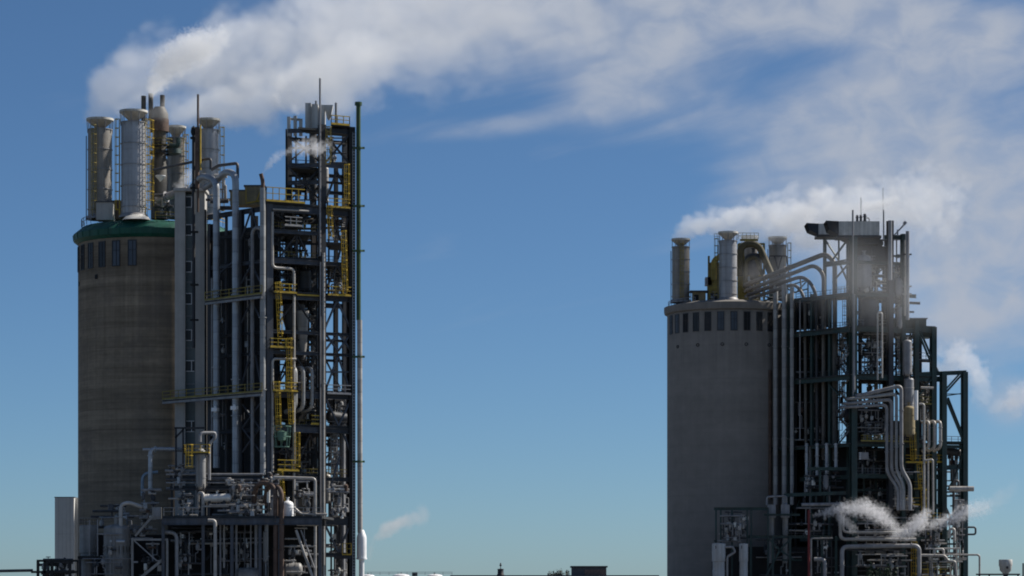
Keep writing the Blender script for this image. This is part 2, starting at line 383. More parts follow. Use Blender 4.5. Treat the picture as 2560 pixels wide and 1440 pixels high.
# ================================================================ WEST PLANT (left in the photograph)
def prill_tower(label, cx, Y, R0, ytop, yrim, roof, wall, rimm, nwin, wang, wy0, wy1, a_first, holes=None):
    """round concrete tower > shell, windows, rim, roof deck, railing"""
    c = W(cx, HZ, Y); c.z = 0
    t = thing('concrete_tower', label, 'tower', c)
    zt = W(0, yrim, Y - R0).z
    mb = MB(); mb.lathe([(R0, 0), (R0, zt)], c, 96); part('shell', mb, M[wall], t)
    hw = R0 * math.radians(360 / nwin) * .235
    z0, z1 = W(0, wy1, Y - R0).z, W(0, wy0, Y - R0).z
    for k in range(wang[0], wang[1]):
        a = -math.pi / 2 + math.radians(a_first + k * 360 / nwin)
        o = Vector((math.cos(a), math.sin(a), 0)); p = c + o * (R0 - .06); rz = a + math.pi / 2
        fb = MB()
        sd = Vector((-o.y, o.x, 0))
        for q in (-1, 1): fb.box(p + sd * hw * q + Vector((0, 0, (z0 + z1) / 2)), (.12, .32, z1 - z0), rz)
        for z in (z0, z1): fb.box(p + Vector((0, 0, z)), (hw * 2 + .118, .3, .12), rz)
        f = part('window', fb, M['dark_steel'], t)
        pb = MB(); pb.box(p + Vector((0, 0, (z0 + z1) / 2)), (hw * 2 - .12, .2, z1 - z0 - .12), rz); part('pane', pb, M[('window_blue', 'window_glass', 'dark_opening', 'window_blue', 'window_glass')[(k * 7) % 5]], f)
        sb = MB(); sb.box(p + sd * hw * .1 + o * .13 + Vector((0, 0, (z0 + z1) / 2)), (.07, .05, z1 - z0 - .2), rz)
        sb.box(p + o * .131 + Vector((0, 0, z0 + (z1 - z0) * .62)), (hw * 2 - .2, .04, .07), rz); part('frame', sb, M['dark_steel'], f)
    if holes:
        for a in holes[1]:
            a = -math.pi / 2 + math.radians(a); o = Vector((math.cos(a), math.sin(a), 0)); p = c + o * (R0 - .04); p.z = W(0, holes[0], Y - R0).z
            hb = MB(); hb.lathe([(0, 0), (.22, 0), (.22, .16), (.3, .16), (.3, 0)], p - o * .02, 14, axis=o); part('vent_hole', hb, M['dark_opening'], t)
    rb = MB(); rb.lathe(roof(zt), c, 96); part('roof_rim', rb, M[rimm], t)
    return t, c, zt

DL = 417.0; RL = 11.0
lsilo, LC, LZ = prill_tower('brown weathered concrete prilling tower with dark green roof rim', 387, DL, RL, 548, 590,
    lambda z: [(RL - .3, z - .1), (RL + .06, z - .1), (RL + .62, z + .35), (RL + .72, z + 1.15), (RL + .5, z + 1.4), (RL - .75, z + 2.35), (RL - 1.1, z + 2.4), (0, z + 2.45)],
    'brown_concrete', 'green_paint', 28, (-5, 1), 600, 663, -9.1 - .5)
LROOF = LZ + 2.42
for k in range(40):
    a = 2 * math.pi * k / 40; o = Vector((math.cos(a), math.sin(a), 0)); mb = MB()
    mb.bar(LC + o * (RL + .73) + Vector((0, 0, LZ + 1.15)), LC + o * (RL - .75) + Vector((0, 0, LZ + 2.38)), .07, .07); mb.bar(LC + o * (RL + .64) + Vector((0, 0, LZ + .35)), LC + o * (RL + .74) + Vector((0, 0, LZ + 1.15)), .07, .07)
    part('seam', mb, M['green_paint'], lsilo)
# small scuppers under the windows
for x, y in ((262, 691), (207, 700)):
    mb = MB(); a = math.asin((x - 387) / 190); o = Vector((math.sin(a), -math.cos(a), 0)); p = LC + o * (RL - .05); p.z = W(0, y, DL - RL * .8).z
    mb.box(p, (.5, .3, .6), a); part('vent_hole', mb, M['dark_opening'], lsilo)
pts = [LC + Vector((math.cos(a), math.sin(a), 0)) * (RL - .5) + Vector((0, 0, LROOF)) for a in [math.radians(-90 + k * 7.5) for k in range(-13, 14)]]
pw = pts[0:7]; pe = pts[14:27]
railing(lsilo, pw, 'pipe_mid', gap=1.2, kick=False); railing(lsilo, pe, 'yellow', gap=1.6, kick=False)
# lead flashing blister on the roof edge
mb = MB(); p = W(342, 546, DL - RL + 1.6); mb.lathe([(0, .55), (.7, .5), (1.6, .2), (2.1, -.3)], p, 20); part('flashing', mb, M['silver'], lsilo)

def stack(label, x, w, ycyl, yhood, ybase, Y, group, m='stack_steel', ladder_side=None, rings=4, hoodw=1.12):
    r = wd(w, Y) / 2; b = W(x, ybase, Y); zt = W(x, ycyl, Y).z; zh = W(x, yhood, Y).z
    t = thing('vent_stack', label, 'vent stack', b, group)
    mb = MB(); mb.lathe([(r, 0), (r, zt - b.z), (r * .94, zt - b.z), (r * .94, zt - b.z - 1.5), (0, zt - b.z - 1.5)], b, 40); part('shell', mb, M[m], t)
    for k in range(rings + 1):
        z = (zt - b.z) * (k + .5) / (rings + .5); fb = MB(); fb.lathe([(r, z - .06), (r + .09, z - .06), (r + .09, z + .06), (r, z + .06)], b, 40); part('ring', fb, M['pipe_mid'], t)
    H = zh - zt; rh = r * hoodw
    hb = MB(); hb.lathe([(0, -H * 1.12), (r * .12, -H * 1.08), (rh * .96, -.34), (rh + .03, -.3), (rh + .03, 0), (rh - .08, 0), (rh * .9, -.25), (0, -H * .95)], b + Vector((0, 0, zh - b.z)), 40)
    part('hood', hb, M['hood_steel'], t)
    for k in range(10):
        a = 2 * math.pi * (k + .4) / 10; o = Vector((math.cos(a), math.sin(a), 0)); sb = MB()
        sb.bar(b + o * (r + .03) + Vector((0, 0, zt - b.z - .5)), b + o * (rh - .06) + Vector((0, 0, zh - b.z - .2)), .1); part('strut', sb, M['pipe_mid'], t)
    if ladder_side is not None:
        for a, mm in ladder_side:
            a = math.radians(a); o = Vector((math.sin(a), -math.cos(a), 0))
            ladder(t, b + o * (r + .25) + Vector((0, 0, .3)), b + o * (r + .25) + Vector((0, 0, zt - b.z + .4)), o, .6, True, mm)
    cb = MB(); o = Vector((-1, -.15, 0)).normalized(); cb.tube([b + o * (r + .22), b + o * (r + .22) + Vector((0, 0, (zt - b.z) * .93))], .07, 6)
    part('cable_pipe', cb, M['pipe_dark'], t)
    bb = MB(); bb.lathe([(r + .35, 0), (r + .3, .3), (r, .6)], b, 40); part('base_ring', bb, M['pipe_mid'], t)
    return t
GS = 'vent stacks with conical hoods on the brown tower'
stack('grey vent stack with yellow ladder at the left edge of the green roof rim', 250, 60, 325, 297, 549, 414, GS, 'stack_steel_brown', [(-16, 'olive')])
stack('widest tallest grey vent stack beside yellow ladder near the front of the brown tower roof', 334, 62, 307, 277, 545, 409.5, GS, 'stack_steel', [(-72, 'yellow'), (70, 'yellow')])
stack('lower vent stack half hidden behind the stained dark column on the brown tower', 440, 44, 346, 316, 546, 424, GS, 'stack_steel_brown', [(62, 'yellow')])
stack('grey vent stack behind the rusty mast with pale conical hood', 521, 52, 326, 298, 546, 420, GS, 'stack_steel', [(80, 'yellow')])

# stained scrubber column on the roof
b = W(399, 548, 417)
t = thing('scrubber_column', 'dark stained scrubber column with three small pipes rising into the steam', 'vessel', b)
r = wd(44, 417) / 2
mb = MB(); z = lambda y: W(0, y, 417).z - b.z
mb.lathe([(r, 0), (r, z(402)), (r * .75, z(395)), (r * .75, z(330)), (r, z(322)), (r, z(285)), (r * .6, z(268)), (0, z(266))], b, 28); part('shell', mb, M['stained_steel'], t)
mb = MB(); mb.lathe([(r * 1.02, z(330)), (r * 1.06, z(330)), (r * 1.06, z(298)), (r * 1.02, z(298))], b, 28); part('stain_band', mb, M['pipe_rust'], t)
for dx, yt in ((-40, 240), (-22, 234), (7, 238)):
    mb = MB(); x = 399 + dx; mb.tube([W(x, 300 if dx > -30 else 330, 417), W(x, yt, 417)], wd(12, 417) / 2, 12); part('vent_pipe', mb, M['stained_steel'], t)
for y0, w, hgt in ((385, 62, 5), (368, 52, 4)):
    mb = MB(); mb.lathe([(r, 0), (wd(w, 417) / 2, 0), (wd(w, 417) / 2, .3), (r, .3)], W(405, y0, 417), 20); p_ = part('platform', mb, M['deck_steel'], t)
    ring = [W(405, y0, 417) + Vector((math.cos(a), math.sin(a), 0)) * wd(w, 417) / 2 for a in [math.radians(k * 30) for k in range(13)]]
    railing(t, ring, 'olive', gap=1.2, kick=False)
ladder(t, W(376, 515, 414.5), W(376, 302, 414.5), (0, -1, 0), .9, True, 'yellow', k=1.2)
mb = MB(); mb.tube([W(425, 365, 416), W(446, 365, 415), W(446, 345, 415)], .35, 8); mb.lathe([(0, 0), (1.0, .2), (.9, .9), (0, 1.1)], W(437, 388, 415.5), 14); part('valve_cluster', mb, M['dark_green_steel'], t)
mb = MB(); mb.lathe([(0, -.9), (.75, -.1), (.75, 0), (0, 0)], W(401, 439, 413.6), 14); part('nozzle', mb, M['white_paint'], t)

# roof cabin, ducts and pipes on the roof
b = W(262, 550, 411); t = thing('roof_cabin', 'pale cabin with a door and flat roof at the foot of the left stacks', 'cabin', b)
mb = MB(); mb.box(b + Vector((0, 1, 1.25)), (2.4, 2.4, 2.5)); part('wall', mb, M['pale_render'], t)
mb = MB(); mb.box(b + Vector((0, 1, 2.58)), (2.7, 2.7, .15)); part('roof', mb, M['roof_grey'], t)
mb = MB(); mb.box(b + Vector((.35, -.22, .95)), (.8, .08, 1.9)); part('door', mb, M['pale_render'], t)
b = W(292, 549, 413.5); t = thing('roof_hut', 'low brown walled hut between the two left stacks', 'cabin', b)
mb = MB(); mb.box(b + Vector((0, .5, 1.25)), (2.4, 2.4, 2.5)); part('wall', mb, M['brick_brown'], t)
mb = MB(); mb.box(b + Vector((0, .5, 2.58)), (2.6, 2.6, .16)); part('roof', mb, M['roof_grey'], t)
pipe('fat inclined duct running from the brown tower roof behind the lift shaft', [W(392, 500, 411), W(470, 474, 409)], wd(20, 410) / 2, 'pipe_mid', flanges=((0, .3),), name='duct', cat='duct')
pipe('thin dark pipe sloping up across the stacks to the rusty mast', [W(385, 425, 406), W(480, 405, 402), W(527, 396, 400), W(527, 424, 400)], wd(7, 404) / 2, 'pipe_dark', bend=.5)
pipe('thin dark pipe with a square bend above the two goosenecks', [W(530, 424, 399), W(545, 414, 398), W(594, 408, 396), W(594, 445, 396)], wd(8, 397) / 2, 'pipe_dark', bend=.5)
manifold('tangle of dark pipes on the green rimmed roof beside the lift shaft', 372, 488, 436, 540, 410, 3, 8, .16, 'pipe_dark', 2)
manifold('dark pipework behind the two goosenecks on the left plant', 505, 440, 600, 520, 401, 5, 10, .2, 'pipe_dark', 3)

# ---------------------------------------------------------------- lift shaft in front of the tower
LP = Plane(660, 390, 430, 405)
RP = Plane(660, 390, 880, 396)
b = W(474, HZ, 403.5); b.z = 0
t = thing('lift_shaft', 'pale lift shaft with a strip of windows against the brown concrete tower', 'lift tower', b)
ztop = W(0, 480, 404).z
for x0, x1, Y0, m in ((437, 463, 403.2, 'pale_render'), (488, 512, 403.6, 'pale_render')):
    a, c = W(x0, HZ, Y0), W(x1, HZ, Y0); w = c.x - a.x; mb = MB(); mb.box(((a.x + c.x) / 2, Y0 + 1.4, ztop / 2), (w, 2.8, ztop)); part('pier', mb, M[m], t)
a, c = W(463, HZ, 404), W(488, HZ, 404); wdt = c.x - a.x
mb = MB(); mb.box(((a.x + c.x) / 2, 405.3, ztop / 2), (wdt, 2.4, ztop - .6)); part('wall', mb, M['teal_panel'], t)
mb = MB(); a, c = W(434, HZ, 403), W(515, HZ, 403); mb.box(((a.x + c.x) / 2, 404.9, ztop + .2), (c.x - a.x, 4.2, .4)); part('roof', mb, M['pale_render'], t)
for y in (505, 575, 667, 747, 838, 915, 1066):
    mb = MB(); p = W(475.5, y, 404.02); mb.box(p, (1.15, .1, 1.5)); f = part('window', mb, M['window_glass'], t)
    mb = MB(); mb.box(p + Vector((.2, -.06, 0)), (.09, .06, 1.5)); mb.box(p + Vector((0, -.06, .74)), (1.17, .062, .1)); mb.box(p + Vector((0, -.06, -.74)), (1.17, .062, .1)); part('frame', mb, M['white_paint'], f)
for y in (622, 705, 790, 870, 960):
    mb = MB(); p = W(475.5, y, 404.03); mb.box(p, (1.3, .06, .12)); part('ledge', mb, M['pipe_mid'], t)

# masts on the corner of the lift shaft
mb = MB(); mb.tube([W(484, 870, 400.5), W(484, 332, 400.5)], wd(8.5, 400) / 2, 10); o = solo('mast', 'dark steel mast standing left of the thin rusty pole by the lift shaft', 'mast', mb, M['dark_steel'])
for y in (345, 470, 580, 712, 800):
    mb = MB(); mb.box(W(486, y, 400.4), (1.1, .8, .22)); part('bracket', mb, M['black_steel'], o)
mb = MB(); mb.lathe([(0, .9), (.33, .6), (.42, 0), (.3, -.4)], W(484, 330, 400.5), 12); part('cap', mb, M['black_steel'], o)
mb = MB(); mb.tube([W(495, 530, 400), W(495, 236, 400)], wd(5.5, 400) / 2, 10)
o = solo('lightning_pole', 'thin rusty pole reaching highest beside the dark mast at the lift shaft', 'pole', mb, M['pipe_rust'])
mb = MB(); mb.tube([W(493, 470, 400.05), W(493, 318, 400.05)], wd(11, 400) / 2, 10); part('sleeve', mb, M['pipe_rust'], o)
mb = MB(); mb.tube([W(501, 425, 400), W(501, 312, 400)], .12, 6); part('conduit', mb, M['yellow'], o)

# ---------------------------------------------------------------- the steel process frame
FR = thing('steel_frame', 'tall blue-grey steel process frame in front of the brown concrete tower', 'steel structure', Vector((RP.a.x, RP.a.y, 0)))
BK = Vector((-.44, .9, 0)) * 11.0
def zR(y, x=672): return RP.z(x, y)
def beam(p, q, w, h, m='blue_steel', root=FR, name='beam'):
    mb = MB(); mb.ibeam(p, q, w, h, Vector((0, 1, 0))); return part(name, mb, M[m], root)
def brace(p, q, w=.3, m='blue_steel', root=FR):
    mb = MB(); mb.bar(p, q, w, w * .8); return part('brace', mb, M[m], root)
def column(pl, x, y0, w, d=.9, off=0, m='blue_steel', root=FR, shift=Vector((0, 0, 0)), z0=0.0):
    p = pl.at(x, y0, off) + shift; q = Vector((p.x, p.y, z0)); mb = MB(); mb.ibeam(q, p, d, w, pl.n); return part('column', mb, M[m], root)
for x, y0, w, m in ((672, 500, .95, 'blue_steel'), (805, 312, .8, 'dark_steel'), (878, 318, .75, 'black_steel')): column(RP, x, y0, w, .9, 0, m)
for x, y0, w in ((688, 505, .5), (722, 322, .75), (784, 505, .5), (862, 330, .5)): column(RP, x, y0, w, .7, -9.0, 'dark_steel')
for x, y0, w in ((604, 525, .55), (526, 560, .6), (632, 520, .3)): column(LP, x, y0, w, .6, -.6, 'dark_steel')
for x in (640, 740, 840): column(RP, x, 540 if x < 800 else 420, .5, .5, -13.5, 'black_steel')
# floors: beams, slabs
FL = [(520, .95), (577, .5), (651, .65), (738, .85), (828, .45), (880, .45), (985, .85), (1072, .8), (1195, .6), (1300, 1.3), (1385, .6)]
for y, h in FL:
    z = zR(y)
    beam(RP.atz(672, z, .1), RP.atz(805, z, .1), .5, h)
    if y not in (577,): beam(RP.atz(805, z, .1), RP.atz(878, z, .1), .5, h * .9, 'dark_steel')
    beam(RP.atz(690, z, -9), RP.atz(862, z, -9), .4, h * .8, 'dark_steel')
    if y < 1290:
        beam(LP.atz(655, z, -.6), LP.atz(520, z, -.6), .4, h * .7, 'dark_steel' if y not in (651, 738, 985) else 'blue_steel')
for y in (325, 412, 455):
    z = RP.z(805, y); beam(RP.atz(720, z, -3), RP.atz(805, z, 0), .4, .55, 'blue_steel'); beam(RP.atz(805, z), RP.atz(878, z), .45, .6 if y != 455 else .3, 'dark_steel' if y != 412 else 'blue_steel')
    beam(RP.atz(722, z, -9), RP.atz(862, z, -9), .4, .5, 'dark_steel')
    for x in (805, 878): beam(RP.atz(x, z), RP.atz(x - 14, z, -9), .3, .4, 'dark_steel')
def slab(y, x0, x1, o0, o1, th=.25, m='deck_steel', ref=672):
    z = zR(y, ref) + .35; mb = MB(); mb.poly([RP.atz(x0, z, o0), RP.atz(x1, z, o0), RP.atz(x1 - 8, z, o1), RP.atz(x0 + 20, z, o1)], th); return part('deck', mb, M[m], FR)
for y, x0, x1, o0, o1 in ((512, 672, 800, .6, -9), (577, 680, 775, -1.5, -9), (645, 672, 805, -.5, -13), (655, 806, 878, -.5, -9), (733, 672, 805, .5, -13), (733, 806, 880, .5, -5), (603, 806, 872, 0, -6), (516, 806, 880, .4, -7), (318, 745, 876, 0, -3), (414, 722, 812, -1, -9),
                          (880, 680, 760, -1, -12), (980, 672, 800, 0, -13), (978, 806, 878, .3, -6), (1066, 672, 800, 0, -13), (1066, 806, 878, 0, -9), (1190, 680, 805, 0, -13), (826, 690, 800, -4, -12)):
    slab(y, x0, x1, o0, o1)
# braces, photographed bay by bay
for x0, y0, x1, y1 in ((812, 336, 873, 408), (873, 336, 812, 408), (842, 428, 815, 500), (842, 428, 876, 500), (842, 750, 812, 822), (842, 750, 878, 826), (845, 832, 812, 878), (845, 832, 878, 878), (812, 832, 845, 878), (878, 832, 845, 878),
                      (845, 890, 812, 980), (845, 890, 876, 980), (815, 930, 872, 930), (880, 992, 846, 1064), (812, 992, 846, 1064), (858, 1084, 880, 1140), (850, 1140, 826, 1215), (812, 1310, 845, 1380), (876, 1310, 846, 1380), (870, 545, 845, 648), (836, 560, 870, 648), (842, 664, 812, 730), (842, 664, 876, 730)):
    brace(RP.at(x0, y0, .05), RP.at(x1, y1, .05), .28, 'blue_steel' if y0 > 700 else 'dark_steel')
for x0, y0, x1, y1 in ((738, 748, 694, 812), (738, 748, 796, 832), (738, 590, 700, 642), (744, 585, 770, 640), (742, 585, 742, 648), (738, 890, 690, 970), (738, 890, 796, 975), (700, 1080, 738, 1180), (775, 1085, 740, 1170), (775, 1085, 798, 1150), (690, 535, 740, 570), (780, 530, 740, 570),
                      (720, 340, 800, 405), (800, 340, 722, 405), (800, 420, 726, 500), (722, 420, 800, 500)):
    brace(RP.at(x0, y0, -.6), RP.at(x1, y1, -.6), .24, 'dark_steel')
for x0, y0, x1, y1 in ((738, 840, 694, 960), (694, 840, 784, 960), (694, 660, 784, 730), (784, 660, 694, 730), (784, 840, 850, 970), (850, 660, 790, 730), (790, 1000, 855, 1060), (855, 1090, 790, 1180), (722, 340, 800, 400)):
    brace(RP.at(x0, y0, -9), RP.at(x1, y1, -9), .25, 'dark_steel')
for x0, y0, x1, y1 in ((629, 522, 603, 600), (629, 522, 650, 595), (629, 662, 602, 712), (629, 662, 652, 706), (629, 752, 603, 808), (629, 752, 653, 800), (632, 862, 604, 965), (632, 862, 652, 955), (606, 1010, 650, 1070), (650, 1010, 606, 1070), (606, 1130, 650, 1070), (652, 1130, 606, 1070), (600, 640, 530, 700)):
    brace(LP.at(x0, y0, -.4), LP.at(x1, y1, -.4), .22, 'blue_steel')
# walkways on the left face
for y, xl, xr in ((738, 512, 655), (981, 406, 655)):
    z = LP.z(655, y); mb = MB(); mb.poly([LP.atz(xl, z, 1.5), LP.atz(xr, z, 1.5), LP.atz(xr, z, -.5), LP.atz(xl, z, .2)], .3); part('walkway', mb, M['deck_steel'], FR)
    beam(LP.atz(xl, z - .35, 1.4), LP.atz(xr, z - .35, 1.4), .3, .55, 'pipe_mid')
    railing(FR, [LP.atz(xl, z, 1.45), LP.atz(xr, z, 1.45)], 'olive', gap=1.9, t=.085)
    mb = MB(); mb.bar(LP.atz(xl, z - .02, 1.56), LP.atz(xr, z - .02, 1.56), .05, .1); part('toe_board', mb, M['olive'], FR)
# platforms and railings on the right face
def plat(x0, x1, y, o0, o1, m='yellow', rail=True, h=1.15, toe=True):
    z = RP.z((x0 + x1) / 2, y, o0); A, B, Cc, Dd = RP.atz(x0, z, o0), RP.atz(x1, z, o0), RP.atz(x1, z, o1), RP.atz(x0, z, o1)
    mb = MB(); mb.poly([A, B, Cc, Dd], .22); part('platform', mb, M['deck_steel'], FR)
    if toe:
        mb = MB(); mb.bar(A + Vector((0, -.05, 0)), B + Vector((0, -.05, 0)), .06, .2); part('toe_board', mb, M[m], FR)
    if rail: railing(FR, [Dd, A, B, Cc], m, h=h, t=.11, gap=1.0)
plat(666, 762, 504, 1.2, -2.5, h=1.8)
plat(712, 756, 564, 1.0, -1.2, 'pipe_pale')
plat(818, 876, 518, .9, -2); plat(828, 874, 311, .9, -3); plat(686, 742, 731, 1.4, -1); plat(820, 878, 738, .8, -2); plat(676, 734, 868, 1.4, -1); plat(682, 744, 977, 1.4, -1)
plat(818, 878, 984, .7, -2, 'pipe_mid'); plat(694, 748, 1176, 1.5, -1, h=1.4); plat(778, 800, 1060, .6, -1); plat(742, 800, 738, .5, -.5, rail=False)
for bx, by, tx, ty, m in ((700, 842, 694, 706, 'yellow'), (722, 978, 722, 846, 'yellow'), (696, 1075, 692, 955, 'yellow'), (742, 1172, 742, 1082, 'yellow'), (728, 1060, 724, 978, 'yellow'), (826, 596, 822, 515, 'yellow'), (862, 734, 858, 578, 'yellow'), (866, 515, 866, 412, 'yellow'), (708, 1290, 700, 1180, 'yellow'), (820, 410, 820, 318, 'olive')):
    a = RP.at(bx, by, .9); q = RP.at(tx, ty, .9); ladder(FR, a, q, RP.n, .62, True, m, k=1.3)
ladder(FR, RP.at(836, 1210, -1), RP.at(836, 1088, -1), RP.n, 1.0, True, 'pipe_mid', k=1.2)
# rows of pale cable ladder clipped to the end column
mb = MB()
for i in range(150):
    y = 335 + i * 7.4; mb.bar(RP.at(882.5, y, .35), RP.at(887.5, y, .35), .09, .09)
mb.bar(RP.at(882, 330, .4), RP.at(882, 1440, .4), .08); mb.bar(RP.at(888, 330, .4), RP.at(888, 1440, .4), .1); part('cable_tray', mb, M['pipe_grey'], FR)
mb = MB(); mb.bar(RP.at(868, 516, .2), RP.at(884, 516, .2), .3); part('bracket', mb, M['dark_steel'], FR)
# mast and roof plant on top of the frame
mb = MB(); mb.tube([RP.at(800, 640, .9), RP.at(800, 196, .9)], wd(5, 390) / 2, 8); part('mast', mb, M['pipe_mid'], FR)
# black panels added behind the risers, interior shade put into their colour
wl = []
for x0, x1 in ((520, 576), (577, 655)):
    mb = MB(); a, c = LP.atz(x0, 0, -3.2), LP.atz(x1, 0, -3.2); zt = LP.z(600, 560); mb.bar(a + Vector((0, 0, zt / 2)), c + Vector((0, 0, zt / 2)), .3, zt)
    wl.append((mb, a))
t = thing('shade_wall', 'added black wall carrying the shade behind the tall riser pipes of the left plant', 'wall', wl[0][1])
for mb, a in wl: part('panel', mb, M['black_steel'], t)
t = thing('shade_screen', 'added black screen standing for deep shade inside the left steel frame', 'wall', RP.atz(690, 0, -12.6))  # added black panels give the frame's interior its shade
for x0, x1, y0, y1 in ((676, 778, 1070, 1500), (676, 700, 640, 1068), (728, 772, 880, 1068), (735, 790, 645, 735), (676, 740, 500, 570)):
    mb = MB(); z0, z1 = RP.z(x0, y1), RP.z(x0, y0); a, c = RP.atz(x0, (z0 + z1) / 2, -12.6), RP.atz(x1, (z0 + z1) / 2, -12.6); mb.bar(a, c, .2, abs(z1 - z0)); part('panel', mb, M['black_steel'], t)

# enclosed units on the frame roof
b = RP.at(640, 505, 1 - 3); t = thing('plant_room', 'ochre clad plant room with yellow stair rail on top of the left frame', 'plant room', b)
for x0, x1, y0, y1, Y, m in ((612, 660, 466, 512, 397, 'ochre_panel'), (575, 612, 478, 512, 398, 'ochre_panel')):
    a, c = W(x0, y1, Y), W(x1, y0, Y); mb = MB(); mb.box(((a.x + c.x) / 2, Y + 1.5, (a.z + c.z) / 2), (c.x - a.x, 3, c.z - a.z)); part('wall', mb, M[m], t)
    mb = MB(); mb.box(((a.x + c.x) / 2, Y + 1.5, c.z + .1), (c.x - a.x + .3, 3.2, .2)); part('roof', mb, M['roof_grey'], t)
mb = MB(); mb.bar(W(614, 508, 396.8), W(660, 500, 396.8), .12); mb.bar(W(615, 505, 396.8), W(615, 470, 396.8), .12); mb.bar(W(640, 505, 396.8), W(652, 475, 396.8), .12); part('handrail', mb, M['yellow'], t)
b = RP.atz(790, RP.z(790, 325), -4); t = thing('filter_housing', 'grey box filter housing with funnel outlet on top of the left frame', 'filter', b)
for x0, x1, y0, y1, Y in ((763, 778, 257, 322, 397.5), (779, 795, 260, 322, 396.6), (800, 812, 262, 322, 397)):
    a, c = W(x0, y1, Y), W(x1, y0, Y); mb = MB(); mb.box(((a.x + c.x) / 2, Y + 1, (a.z + c.z) / 2), (c.x - a.x, 2, c.z - a.z)); part('casing', mb, M['duct_grey'], t)
a = W(822, 272, 397.4); mb = MB(); mb.lathe([(.1, -1.9), (.35, -1.6), (.85, 0), (.8, .15), (0, .15)], a + Vector((0, 0, .3)), 4, math.pi / 4, 2 * math.pi + math.pi / 4); part('funnel', mb, M['duct_grey'], t)
mb = MB(); mb.tube([W(840, 318, 396), W(840, 257, 396)], wd(6, 396) / 2, 10); part('vent_pipe', mb, M['pipe_mid'], t)
mb = MB(); mb.tube([W(790, 262, 396), W(790, 252, 396)], .15, 8); part('vent_pipe', mb, M['pipe_mid'], t)
for x, y0 in ((738, 290), (722, 292), (752, 300)):
    mb = MB(); mb.bar(RP.at(x, 340, -4), RP.at(x, y0, -4), .45); part('post', mb, M['duct_grey'], FR)
beam(RP.at(722, 297, -4), RP.at(756, 300, -4), .25, .3, 'duct_grey')

# ---------------------------------------------------------------- green and silver flare pipe at the end column
p0, p1 = RP.at(897, 800, .5), RP.at(896, 257, .5)
t = thing('flare_pipe', 'tall slim vent pipe, green above and silver below, at the frame edge', 'vent pipe', RP.atz(897, 0, .5))
mb = MB(); mb.tube([RP.at(896.5, 800, .5), RP.at(896, 257, .5)], wd(11.5, 395) / 2, 14); part('upper_pipe', mb, M['green_pole'], t, 'green painted upper pipe')
mb = MB(); mb.tube([RP.at(900, 1332, .5), RP.at(899, 800, .5)], wd(13, 395) / 2, 14); part('lower_pipe', mb, M['pipe_pale'], t, 'silver lower pipe')
z0, z1, z2, z3 = RP.z(904, 1395), RP.z(904, 1345), RP.z(904, 1327), RP.z(904, 1440)
mb = MB(); c = RP.atz(904, 0, .5); mb.lathe([(.36, z3 - 6), (.36, z0 - .25), (.75, z0 - .2), (.75, z0), (.68, z0), (.68, z1), (.62, z1 + .3), (.36, z2), (.3, z2 + .1)], c, 20); part('silencer', mb, M['white_paint'], t)
mb = MB(); mb.lathe([(.42, -.25), (.5, -.25), (.5, .2), (.42, .2)], RP.at(896, 259, .5), 14); part('cap', mb, M['green_pole'], t)
for y in (370, 515, 627, 892, 1154):
    mb = MB(); mb.bar(RP.at(882, y, .5), RP.at(911, y, .5), .25, .28); mb.tube([RP.at(897, y + 2, .5), RP.at(897, y - 2, .5)], .5, 10); part('clamp', mb, M['green_pole'], t)

# ---------------------------------------------------------------- tall pipes on the left face
G = 'tall pipes on the left face of the frame'
def riser(label, pl, x, y0, y1, w, off, m, group=None, fl=(), extra=None, name='riser_pipe'):
    pts = [pl.at(x, y1, off), pl.at(x, y0, off)] + (extra or [])
    return pipe(label, pts, wd(w, 395) / 2, m, group, fl, bend=wd(w, 395) * 1.4, name=name, cat='pipe', n=14)
Y0 = LP.Yat(541, .7)
riser('bright grey gooseneck pipe curving down nearest the lift shaft', LP, 541, 452, 1170, 17, .7, 'pipe_grey', fl=((0, .35), (0, .18), (0, .62)), extra=[W(505, 438, Y0 + 3), W(480, 470, Y0 + 5)])
Y1 = LP.Yat(589, .7)
riser('bright grey gooseneck pipe curving down second from the lift shaft', LP, 589, 436, 1190, 17, .7, 'pipe_grey', fl=((0, .32), (0, .2), (0, .6)), extra=[W(566, 428, Y1 + 2), W(548, 446, Y1 + 5), W(510, 470, Y1 + 7)])
riser('thin pale pipe left of the first gooseneck riser', LP, 530, 695, 1090, 6, .3, 'pipe_mid')
riser('thin dark pipe between the two goosenecks', LP, 566, 530, 1180, 8, -1.2, 'pipe_dark')
riser('thin grey pipe right of the second gooseneck with bent top', LP, 631, 580, 1190, 9, .1, 'pipe_mid', extra=[LP.at(640, 568, .1), LP.at(652, 572, .1)])
riser('thin grey pipe close beside the second gooseneck pipe', LP, 599, 560, 1180, 5, .3, 'pipe_dark')
for lab, x, y, Yo, s in (('white expansion joint on the first gooseneck pipe', 538, 1024, 1.2, .75), ('white expansion joint on the second gooseneck pipe', 586, 1020, 1.2, .75)):
    mb = MB(); p = LP.at(x, y, Yo); mb.box(p, (.9, .6, .5), -.5); mb.bar(p + Vector((0, 0, -.4)), p + Vector((0, 0, .5)), .3); solo('expansion_joint', lab, 'pipe fitting', mb, M['white_paint'])
